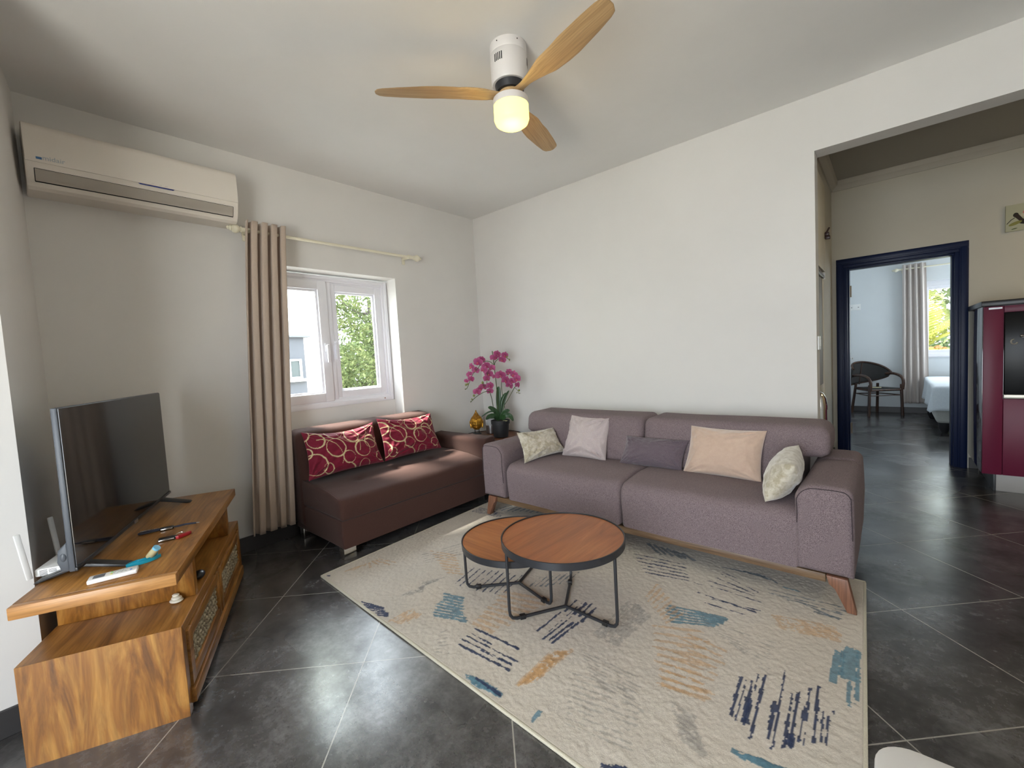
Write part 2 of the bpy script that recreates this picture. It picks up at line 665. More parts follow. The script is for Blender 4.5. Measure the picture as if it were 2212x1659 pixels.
win = bpy.data.objects.new('window_1', None)
col.objects.link(win)
win['kind'] = 'structure'
f = MB()
WY0, WY1, WZ0, WZ1 = 1.15, 2.325, 0.927, 2.03
for x0, x1, w in ((FX - 0.02, FX, 0.028), (FX - 0.045, FX - 0.012, 0.048), (FX - 0.09, FX - 0.03, 0.062)):
    f.box(x0, x1, WY0, WY0 + w, WZ0, WZ1, 0.002)
    f.box(x0, x1, WY1 - w, WY1, WZ0, WZ1, 0.002)
    f.box(x0, x1, WY0 + w, WY1 - w, WZ0, WZ0 + w + 0.012, 0.002)
    f.box(x0, x1, WY0 + w, WY1 - w, WZ1 - w, WZ1, 0.002)
f.box(FX - 0.09, FX - 0.02, 1.735, 1.79, WZ0 + 0.04, WZ1 - 0.03, 0.002)
f.build('window_frame', white_gloss, win, smooth=30)
sash(win, 1.205, 1.745, WZ0 + 0.052, WZ1 - 0.045, 0.072, FX - 0.055, FX - 0.002, 1.71, 1.43)
sash(win, 1.775, 2.272, WZ0 + 0.072, WZ1 - 0.06, 0.058, FX - 0.085, FX - 0.032, 1.80, 1.45)
cap_m = pm('rust_cap', (0.30, 0.12, 0.07), 0.6)
for yy, zz in ((1.372, 0.955), (2.228, 0.952)):
    MB().lathe([(0, 0), (0.0055, 0), (0.0055, 0.003), (0, 0.003)], (0, 0, 0), 12, Matrix.Translation((FX, yy, zz)) @ Matrix.Rotation(PI / 2, 4, 'Y')).build('screw_cap', cap_m, win)

# ------------------------------------------------------------------ door frame and door leaf to the bedroom
door = bpy.data.objects.new('door_1', None)
col.objects.link(door)
door['kind'] = 'structure'
f = MB()
DX0, DX1, DZ = -0.433, 0.529, 2.088
for (a, b, y0, y1) in ((0.0, 0.062, 5.722, 5.74), (0.008, 0.05, 5.712, 5.722), (0.055, 0.09, 5.73, 5.92), (0.085, 0.105, 5.78, 5.92)):
    f.box(DX0 + a, DX0 + b, y0, y1, 0, DZ - b, 0.003)
    f.box(DX1 - b, DX1 - a, y0, y1, 0, DZ - b, 0.003)
    f.box(DX0 + a, DX1 - a, y0, y1, DZ - b, DZ - a, 0.003)
f.build('door_frame', navy_m, door, smooth=30)
lm = Matrix.Translation((-0.343, 5.90, 0)) @ Matrix.Rotation(R(4.6), 4, 'Z')
lf = MB().box(-0.040, 0, 0, 0.80, 0.008, 1.99, 0.003, mtx=lm).build('door_leaf', pm('pale_door_paint', (0.55, 0.62, 0.66), 0.4), door, smooth=30)
h = MB().lathe([(0, 0), (0.025, 0), (0.025, 0.006), (0.009, 0.008), (0.009, 0.05), (0, 0.05)], (0, 0, 0), 16, lm @ Matrix.Translation((0, 0.73, 1.03)) @ Matrix.Rotation(PI / 2, 4, 'Y'))
h.box(0.038, 0.052, 0.60, 0.74, 1.02, 1.04, 0.005, mtx=lm)
h.build('handle', chrome, lf)
for zz in (1.76, 0.30):
    f = MB()
    f.box(DX0 + 0.1052, DX0 + 0.1075, 5.80, 5.86, zz - 0.06, zz + 0.06, 0.001)
    f.tube([(DX0 + 0.112, 5.87, zz - 0.06), (DX0 + 0.112, 5.87, zz + 0.06)], 0.007)
    f.build('hinge', pm('aged_brass', (0.30, 0.24, 0.17), 0.45, 0.6), door)

# ------------------------------------------------------------------ bedroom window
win2 = bpy.data.objects.new('window_2', None)
col.objects.link(win2)
win2['kind'] = 'structure'
f = MB()
for y0, y1, w in ((9.56, 9.60, 0.045), (9.585, 9.65, 0.09)):
    f.box(BX0, BX0 + w, y0, y1, BZ0, BZ1, 0.003)
    f.box(BX1 - w, BX1, y0, y1, BZ0, BZ1, 0.003)
    f.box(BX0 + w, BX1 - w, y0, y1, BZ0, BZ0 + w, 0.003)
    f.box(BX0 + w, BX1 - w, y0, y1, BZ1 - w - 0.045, BZ1, 0.003)
f.box(1.03, 1.09, 9.585, 9.65, BZ0 + 0.09, BZ1 - 0.13, 0.003)
f.build('window_frame', white_gloss, win2, smooth=30)
MB().box(BX0 + 0.09, 1.03, 9.615, 9.621, BZ0 + 0.09, BZ1 - 0.135).build('pane', glass_m, win2, smooth=0)
MB().box(1.09, BX1 - 0.09, 9.615, 9.621, BZ0 + 0.09, BZ1 - 0.135).build('pane', glass_m, win2, smooth=0)
f = MB().box(BX0 - 0.03, BX1 + 0.03, 9.475, 9.56, 0.895, 0.925, 0.004)
f.build('window_sill', white_gloss, win2, smooth=30)

# ------------------------------------------------------------------ grey-mauve sofa
sofa_fab = fabric('mauve_tweed', (0.088, 0.062, 0.068), (0.300, 0.238, 0.246), 420, 0.95, 0.6, 0.04)
walnut = wood('walnut', (0.10, 0.055, 0.028), (0.18, 0.108, 0.056), (0.26, 0.165, 0.092), 'X', 1.0, 0.45)
walnut_z = wood('walnut_leg', (0.17, 0.07, 0.04), (0.24, 0.11, 0.065), (0.30, 0.15, 0.095), 'Z', 1.0, 0.4)
sofa = thing('sofa', 'long grey-mauve tweed sofa on a wooden frame with splayed legs', 'sofa', (-1.29, 2.85, 0), 0)
SX, SY = -1.29, 2.85


def arc(cx, cy, r, a0, a1, n):
    return [(cx + r * math.cos(R(a0 + (a1 - a0) * i / n)), cy + r * math.sin(R(a0 + (a1 - a0) * i / n))) for i in range(n + 1)]


def soft(o, levels=1, dist=None, strength=0.004, scale=0.35):
    """gentle upholstery swelling kept in the mesh"""
    me = o.data
    for v in me.vertices:
        d = noise.noise(Vector((v.co.x, v.co.y, v.co.z)) * (1 / scale))
        v.co += v.normal * d * strength
    return o


def dense_prism(pts, axis, a, b, bev, seg=4, cuts=10, sub=0.05):
    """outline resampled finely and extruded in slices with rounded ends"""
    out = []
    n = len(pts)
    for i in range(n):
        p, q = Vector(pts[i]), Vector(pts[(i + 1) % n])
        k = max(1, int((q - p).length / sub))
        for j in range(k):
            out.append(p + (q - p) * j / k)
    cx = sum(p.x for p in out) / len(out)
    cy = sum(p.y for p in out) / len(out)
    t = bmesh.new()
    # outward normals of the outline
    nn = []
    m = len(out)
    area = sum(out[i].x * out[(i + 1) % m].y - out[(i + 1) % m].x * out[i].y for i in range(m))
    sgn = 1 if area > 0 else -1
    for i in range(m):
        d = (out[(i + 1) % m] - out[i - 1]).normalized()
        nn.append(Vector((d.y, -d.x)) * sgn)
    stations = []
    for k in range(seg + 1):
        th = PI / 2 * k / seg
        stations.append((a + bev * (1 - math.sin(th)), -bev * (1 - math.cos(PI / 2 - th)) if False else -bev * (1 - math.sin(th + 0) if False else 1 - math.sin(th))))
    stations = []
    for k in range(seg + 1):
        th = PI / 2 * k / seg
        stations.append((a + bev * (1 - math.cos(th)), -bev * (1 - math.sin(th))))
    for k in range(1, cuts):
        stations.append((a + bev + (b - a - 2 * bev) * k / cuts, 0))
    for k in range(seg + 1):
        th = PI / 2 * (seg - k) / seg
        stations.append((b - bev * (1 - math.cos(th)), -bev * (1 - math.sin(th))))

    def mk(p, q):
        return {'X': (q, p[0], p[1]), 'Y': (p[0], q, p[1]), 'Z': (p[0], p[1], q)}[axis]
    rings = []
    for q, off in stations:
        rings.append([t.verts.new(mk((p.x + nv.x * off, p.y + nv.y * off), q)) for p, nv in zip(out, nn)])
    for i in range(len(rings) - 1):
        A, B = rings[i], rings[i + 1]
        for k in range(m):
            t.faces.new((A[k], A[(k + 1) % m], B[(k + 1) % m], B[k]))
    for rg in (rings[0], rings[-1]):
        c = sum((v.co for v in rg), Vector()) / m
        last = rg
        for q in (0.8, 0.6, 0.4, 0.2):
            nw = [t.verts.new(c + (v.co - c) * q) for v in rg]
            for k in range(m):
                t.faces.new((last[k], last[(k + 1) % m], nw[(k + 1) % m], nw[k]))
            last = nw
        t.faces.new(last)
    bmesh.ops.recalc_face_normals(t, faces=t.faces)
    return t


def up_block(name, pts, axis, a, b, bev, mat, parent, strength=0.004, **kw):
    mb = MB()
    mb._merge(dense_prism(pts, axis, a, b, bev, **kw))
    o = mb.build(name, mat, parent, smooth=60)
    soft(o, strength=strength)
    return o


# seat: side profile (y, z) relative to the sofa frame, front at y=-0.45
def seat_prof(dy=0.0):
    return ([(0.02, 0.17), (-0.455, 0.17), (-0.468, 0.30)] + arc(-0.39, 0.372, 0.078, 180, 100, 6) + [(-0.2, 0.468), (0.02, 0.462)])


up_block('seat_cushion', seat_prof(), 'X', -0.935, 0.0185, 0.032, sofa_fab, sofa)
up_block('seat_cushion', seat_prof(), 'X', 0.0195, 0.962, 0.032, sofa_fab, sofa)
up_block('seat_base', [(0.38, 0.17), (0.0, 0.17), (0.0, 0.44), (0.38, 0.44)], 'X', -0.93, 0.95, 0.02, sofa_fab, sofa)


def arm_outline(s):
    # (x,z): outer side at s*..., rounded top, slight waist on the inner side
    pts = [(0.0, 0.17), (-0.012, 0.30), (-0.004, 0.44)] + arc(0.075, 0.505, 0.082, 172, 100, 6) + [(0.14, 0.588)] + arc(0.175, 0.545, 0.042, 75, 0, 5) + [(0.222, 0.36), (0.218, 0.17)]
    return [(s * (p[0]) if s > 0 else -p[0], p[1]) for p in pts]


# right arm (outer side at +x) and left arm
ra = [(0.946 + p[0], p[1]) for p in arm_outline(1)]
la = [(-0.972 - p[0] + 0.0, p[1]) for p in arm_outline(1)][::-1]
for pts in (ra, la):
    up_block('arm', pts, 'Y', -0.46, 0.16, 0.03, sofa_fab, sofa, sub=0.03)
    up_block('arm_rear', [(p[0], 0.17 + (p[1] - 0.17) * 1.0) for p in pts], 'Y', 0.165, 0.44, 0.025, sofa_fab, sofa, sub=0.03)

seam_m = pm('seam_thread', (0.050, 0.036, 0.042), 0.9)
for pts, x0_ in ((ra, 0.946), (la, -1.194)):
    k0 = [(p[0], p[1]) for p in pts if p[1] > 0.2]
    k0 = k0 if k0[0][0] < k0[-1][0] else k0[::-1]
    cx_ = sum(p[0] for p in k0) / len(k0)
    path = [(cx_ + (p[0] - cx_) * 0.93, -0.4575, 0.18 + (p[1] - 0.18) * 0.966) for p in k0]
    MB().tube(path, 0.0022, 6, smooth=3).build('seam', seam_m, sofa)


def back_prof(x0, x1, outer):
    # (x,z) outline with a notch over the arm on the outer side
    r = 0.075
    if outer < 0:
        return [(x1, 0.44), (x1, 0.72)] + arc(x1 - 0.055, 0.725, 0.055, 0, 90, 5) + arc(x0 + 0.065, 0.715, 0.065, 90, 175, 6) + [(x0, 0.66), (x0 + 0.006, 0.625), (x0 + 0.04, 0.604), (x0 + 0.12, 0.60), (x0 + 0.12, 0.44)]
    return [(x0, 0.44), (x1 - 0.12, 0.44), (x1 - 0.12, 0.60), (x1 - 0.04, 0.604), (x1 - 0.006, 0.625), (x1, 0.66)] + arc(x1 - 0.065, 0.715, 0.065, 5, 90, 6) + arc(x0 + 0.055, 0.725, 0.055, 90, 180, 5) + [(x0, 0.72)]


shear = Matrix(((1, 0, 0, 0), (0, 1, 0.18, -0.08), (0, 0, 1, 0), (0, 0, 0, 1)))
for x0, x1, s in ((-1.13, -0.052, -1), (-0.048, 1.035, 1)):
    mb = MB()
    mb._merge(dense_prism(back_prof(x0, x1, s), 'Y', 0.005, 0.34, 0.05, seg=5, sub=0.04), shear)
    soft(mb.build('back_cushion', sofa_fab, sofa, smooth=60), strength=0.005)
# wooden frame and legs
fr = MB()
fr.box(-1.058, 1.058, -0.445, -0.405, 0.128, 0.168, 0.004)
fr.box(-1.04, 1.04, 0.35, 0.39, 0.128, 0.168, 0.004)
fr.box(-1.04, -1.0, -0.41, 0.36, 0.128, 0.168, 0.004)
fr.box(1.0, 1.04, -0.41, 0.36, 0.128, 0.168, 0.004)
fr.build('frame', walnut, sofa, smooth=30)
for sx in (-1, 1):
    for sy in (-1, 1):
        lg = MB()
        t = bmesh.new()
        y0 = sy * 0.43 - 0.016
        top = [(0.955, 0.168), (1.085, 0.168)]
        pts = [(sx * 1.060, 0.168), (sx * 1.140, 0.168), (sx * 1.172, 0.013), (sx * 1.137, 0.013), (sx * 1.092, 0.110), (sx * 1.070, 0.128)]
        if sy > 0:
            pts = [(p[0] - sx * 0.13, p[1]) for p in pts]
        lg.prism(pts, 'Y', y0 + (-0.012 if sy < 0 else 0.0), y0 + 0.034, 0.004)
        lg.build('leg', walnut_z, sofa, smooth=30)

# ------------------------------------------------------------------ cushions


def cushion(name, TL, TR, BR, BL, thick, mat, label, group, nu=60, nv=50, pinch=0.07, wr=0.010, seed=0, colors=None, back=0.5, sag=0.0, welt=None):
    TL, TR, BR, BL = map(Vector, (TL, TR, BR, BL))
    nrm = ((BR - BL).cross(TL - BL)).normalized()
    if nrm.y > 0 and abs(nrm.y) > abs(nrm.x):
        nrm = -nrm
    elif abs(nrm.x) >= abs(nrm.y) and nrm.x < 0:
        nrm = -nrm

    cen = (TL + TR + BR + BL) / 4
    up = (TL + TR - BL - BR).normalized()

    def base(u, v):
        uu = u * (1 - pinch * (1 - v * v))
        vv = v * (1 - pinch * (1 - u * u))
        a, b = (uu + 1) / 2, (vv + 1) / 2
        return BL * (1 - a) * (1 - b) + BR * a * (1 - b) + TR * a * b + TL * (1 - a) * b
    wr = wr * 1.5
    t = bmesh.new()

    def side(s):
        g = []
        for i in range(nu + 1):
            row = []
            for j in range(nv + 1):
                u, v = -math.cos(PI * i / nu), -math.cos(PI * j / nv)
                p = base(u, v)
                h = (max(0, (1 - u ** 4)) ** 0.55) * (max(0, (1 - v ** 4)) ** 0.55)
                h *= 0.72 + 0.28 * (1 - u * u) * (1 - v * v)
                w = noise.noise(Vector((u * 2.2 + seed * 3.1, v * 2.2, s * 4.0 + seed))) * 0.10
                cr = abs(u * v) ** 1.5
                au, av = 1 - abs(u), 1 - abs(v)
                rad = math.hypot(au, av)
                fold = noise.noise(Vector((math.atan2(av, au) * 5.5 + seed, rad * 1.2, (2 if u > 0 else 0) + (5 if v > 0 else 0) + seed))) * wr * 2.6 * math.exp(-rad * 1.6) * min(1, 6 * min(au, av)) * min(1, rad * 2.5)
                fold += noise.noise(Vector((u * (6 if av < au else 2) + seed, v * (2 if av < au else 6), 7.0))) * wr * 1.1 * math.exp(-min(au, av) * 4) * min(1, 8 * min(au, av))
                edge = noise.noise(Vector((u * 7 + seed, v * 7, 1.0))) * wr * (1 - h * 0.7) * h
                d = thick * (back if s < 0 else 1 - back) * (h * (1 + w)) + (fold + edge) * (1 if h > 0 else 0)
                row.append(p + nrm * s * d - up * sag * (1 - u * u) * max(0, v))
            g.append(row)
        return g
    F, Bk = side(1), side(-1)
    vf = [[t.verts.new(p) for p in row] for row in F]
    vb = []
    for i in range(nu + 1):
        row = []
        for j in range(nv + 1):
            if i in (0, nu) or j in (0, nv):
                row.append(vf[i][j])
            else:
                row.append(t.verts.new(Bk[i][j]))
        vb.append(row)
    for i in range(nu):
        for j in range(nv):
            t.faces.new((vf[i][j], vf[i + 1][j], vf[i + 1][j + 1], vf[i][j + 1]))
            t.faces.new((vb[i][j], vb[i][j + 1], vb[i + 1][j + 1], vb[i + 1][j]))
    bmesh.ops.recalc_face_normals(t, faces=t.faces)
    low = min(v.co.z for v in t.verts)
    mb = MB()
    mb._merge(t)
    o = mb.build(name, mat, None, smooth=80)
    tag(o, label, 'cushion', group)
    if colors is not None:
        me = o.data
        at = me.color_attributes.new('dye', 'FLOAT_COLOR', 'POINT')
        # recover (u,v) from position
        e1, e2 = (BR - BL), (TL - BL)
        w_, h_ = e1.length, e2.length
        arr = np.ones((len(me.vertices), 4), dtype=np.float32)
        for k, v in enumerate(me.vertices):
            d = v.co - BL
            a = d.dot(e1) / w_
            b = d.dot(e2) / h_
            arr[k, :3] = colors(a, b, w_, h_)
        at.data.foreach_set('color', arr.ravel())
    return o


velvet_cream = fabric('crushed_cream_velvet', (0.50, 0.46, 0.37), (0.60, 0.56, 0.47), 90, 0.6, 0.5, 0.6, vary=(26, (0.72, 0.68, 0.60)))
linen_pink = fabric('pale_pink_linen', (0.42, 0.35, 0.345), (0.56, 0.49, 0.48), 330, 0.9, 0.5, 0.3)
dusk_fab = fabric('dusky_purple_tweed', (0.085, 0.062, 0.078), (0.17, 0.135, 0.155), 420, 0.95, 0.6, 0.3)
velvet_beige = fabric('beige_velvet', (0.50, 0.36, 0.28), (0.54, 0.40, 0.31), 30, 0.7, 0.15, 0.8)
G1 = 'loose cushions on the grey-mauve sofa'
cushion('cushion', (-2.195, 2.51, 0.675), (-2.13, 2.90, 0.66), (-2.00, 2.88, 0.475), (-2.09, 2.46, 0.455), 0.13, velvet_cream,
        'small crushed cream velvet cushion resting against the sofa arm beside the corner', G1, seed=1, pinch=0.10, wr=0.014)
cushion('cushion', (-1.956, 2.93, 0.768), (-1.599, 2.935, 0.762), (-1.589, 2.800, 0.452), (-1.985, 2.80, 0.452), 0.15, linen_pink,
        'square pale pinkish grey cushion standing on the sofa seat', G1, seed=2, pinch=0.08, wr=0.016)
cushion('cushion', (-1.451, 2.875, 0.648), (-1.005, 2.885, 0.648), (-1.03, 2.795, 0.455), (-1.475, 2.785, 0.455), 0.13, dusk_fab,
        'narrow dark purple-grey lumbar cushion at the joint of the seats', G1, seed=3, pinch=0.07, wr=0.012)
cushion('cushion', (-0.998, 2.905, 0.745), (-0.555, 2.895, 0.742), (-0.565, 2.775, 0.455), (-1.02, 2.785, 0.455), 0.16, velvet_beige,
        'large rectangular beige velvet cushion with a smooth face', G1, seed=4, pinch=0.07, wr=0.008)
cushion('cushion', (-0.350, 2.42, 0.668), (-0.385, 2.80, 0.690), (-0.500, 2.83, 0.475), (-0.481, 2.425, 0.462), 0.155, velvet_cream,
        'crushed cream velvet cushion leaning edge-on against the sofa arm near the opening', G1, seed=5, pinch=0.06, wr=0.004, nu=60, nv=50)

# ------------------------------------------------------------------ brown sofa bed
brown = fabric('brown_upholstery', (0.041, 0.017, 0.013), (0.074, 0.034, 0.026), 480, 0.85, 0.3, 0.10)
bs = thing('sofa_bed', 'chocolate brown upholstered sofa with one arm under the window', 'sofa', (-3.03, 1.95, 0))
# local offsets: x from -3.03, y from 1.95
y0, y1 = -0.665, 0.645
up_block('base', [(-0.35, 0.078), (0.366, 0.078), (0.366, 0.262), (-0.35, 0.262)], 'Y', y0, 0.79, 0.012, brown, bs, strength=0.002)
seatp = [(-0.25, 0.2635), (0.355, 0.2635)] + arc(0.358, 0.2775, 0.014, -90, 0, 3) + [(0.374, 0.335)] + arc(0.318, 0.352, 0.056, 0, 80, 5) + [(0.18, 0.433), (0.0, 0.448), (-0.25, 0.452)]
mb = MB()
mb._merge(dense_prism(seatp, 'Y', y0 - 0.002, y1, 0.022, seg=4, cuts=60, sub=0.02))
so = mb.build('seat_cushion', brown, bs, smooth=60)
soft(so, strength=0.003)
for v in so.data.vertices:
    if v.co.z > 0.4:
        for tx, ty in ((0.095, -0.372), (0.070, -0.038), (0.050, 0.304)):
            d = math.hypot(v.co.x - tx, (v.co.y - ty) * 0.9)
            v.co.z -= 0.012 * math.exp(-(d / 0.035) ** 2) + 0.004 * math.exp(-(d / 0.10) ** 2)
pip = MB().tube([(-0.24, y0 + 0.004, 0.452), (0.0, y0 + 0.004, 0.446), (0.18, y0 + 0.004, 0.430), (0.30, y0 + 0.006, 0.405), (0.335, y0 + 0.01, 0.392)], 0.004, 8, smooth=4)
pip.build('piping', brown, so)
backp = [(-0.385, 0.10), (-0.385, 0.76)] + arc(-0.335, 0.765, 0.048, 180, 95, 5) + arc(-0.255, 0.745, 0.060, 80, 5, 6) + [(-0.175, 0.50), (-0.17, 0.10)]
up_block('backrest', backp[::-1], 'Y', y0 - 0.01, 0.55, 0.05, brown, bs, seg=6, strength=0.004)
armp = [(0.652, 0.078), (0.648, 0.52)] + arc(0.684, 0.532, 0.036, 180, 95, 4) + [(0.755, 0.575)] + arc(0.765, 0.55, 0.026, 90, 0, 3) + [(0.791, 0.078)]
up_block('arm', armp, 'X', -0.36, 0.372, 0.018, brown, bs, seg=4)
for fx in (0.31, -0.30):
    for fy in (y0 + 0.035, 0.725):
        MB().box(fx - 0.02, fx + 0.045, fy - 0.03, fy + 0.055, 0.0, 0.079, 0.002).build('foot', chrome, bs, smooth=30)

RINGS = [(0.10, 0.27, 0.055, 0.012, 0), (0.22, 0.20, 0.068, 0.011, 1), (0.36, 0.28, 0.052, 0.010, 1), (0.30, 0.12, 0.045, 0.010, 1), (0.42, 0.17, 0.060, 0.012, 0),
         (0.50, 0.22, 0.050, 0.010, 1), (0.06, 0.10, 0.075, 0.010, 0), (0.14, 0.06, 0.035, 0.008, 1), (0.42, 0.05, 0.040, 0.008, 1), (0.56, 0.10, 0.036, 0.008, 1),
         (0.24, 0.33, 0.062, 0.010, 1), (0.45, 0.32, 0.048, 0.010, 1), (0.55, 0.30, 0.055, 0.010, 0), (0.02, 0.19, 0.040, 0.009, 1), (0.02, 0.33, 0.050, 0.010, 0),
         (0.29, 0.21, 0.115, 0.010, 2), (0.12, 0.14, 0.135, 0.010, 2), (0.47, 0.11, 0.130, 0.010, 2), (0.37, 0.34, 0.120, 0.009, 3), (0.28, 0.00, 0.080, 0.010, 2)]


def ring_dye(flip):
    def f(a, b, w, h):
        a = a + flip * 0.07
        c = (0.17, 0.008, 0.026)
        for k, (cx, cy, r, t, kind) in enumerate(RINGS):
            dx, dy = a - cx, b - cy
            d = math.hypot(dx, dy)
            an = math.atan2(dy, dx)
            if kind == 2 and not (-0.5 < an < 1.7):
                continue
            if kind == 3 and not (-2.9 < an < -0.9):
                continue
            tt = t * (0.62 + 0.38 * math.cos(an + k))
            if abs(d - r) < tt * 0.48:
                c = (0.56, 0.46, 0.26)
                if kind >= 2 and (int(an * 40) % 2):
                    c = (0.46, 0.36, 0.20)
        return c
    return f


red_m = attr_mat('red_ring_fabric', 'dye', 0.6, 0.3, 300, 0.12, 0.002, 0.2)
G2 = 'red ring-patterned cushions on the brown sofa'
cushion('cushion', (-3.17, 1.283, 0.812), (-3.185, 1.862, 0.800), (-3.035, 1.845, 0.492), (-3.045, 1.258, 0.482), 0.15, red_m,
        'dark red cushion with gold rings nearer the curtain', G2, nu=220, nv=150, seed=6, pinch=0.075, wr=0.010, sag=0.030, colors=ring_dye(0))
cushion('cushion', (-3.185, 1.895, 0.822), (-3.185, 2.450, 0.795), (-3.045, 2.440, 0.487), (-3.05, 1.868, 0.487), 0.15, red_m,
        'dark red cushion with gold rings beside the brown arm', G2, nu=220, nv=150, seed=7, pinch=0.075, wr=0.012, sag=0.020, colors=ring_dye(1))

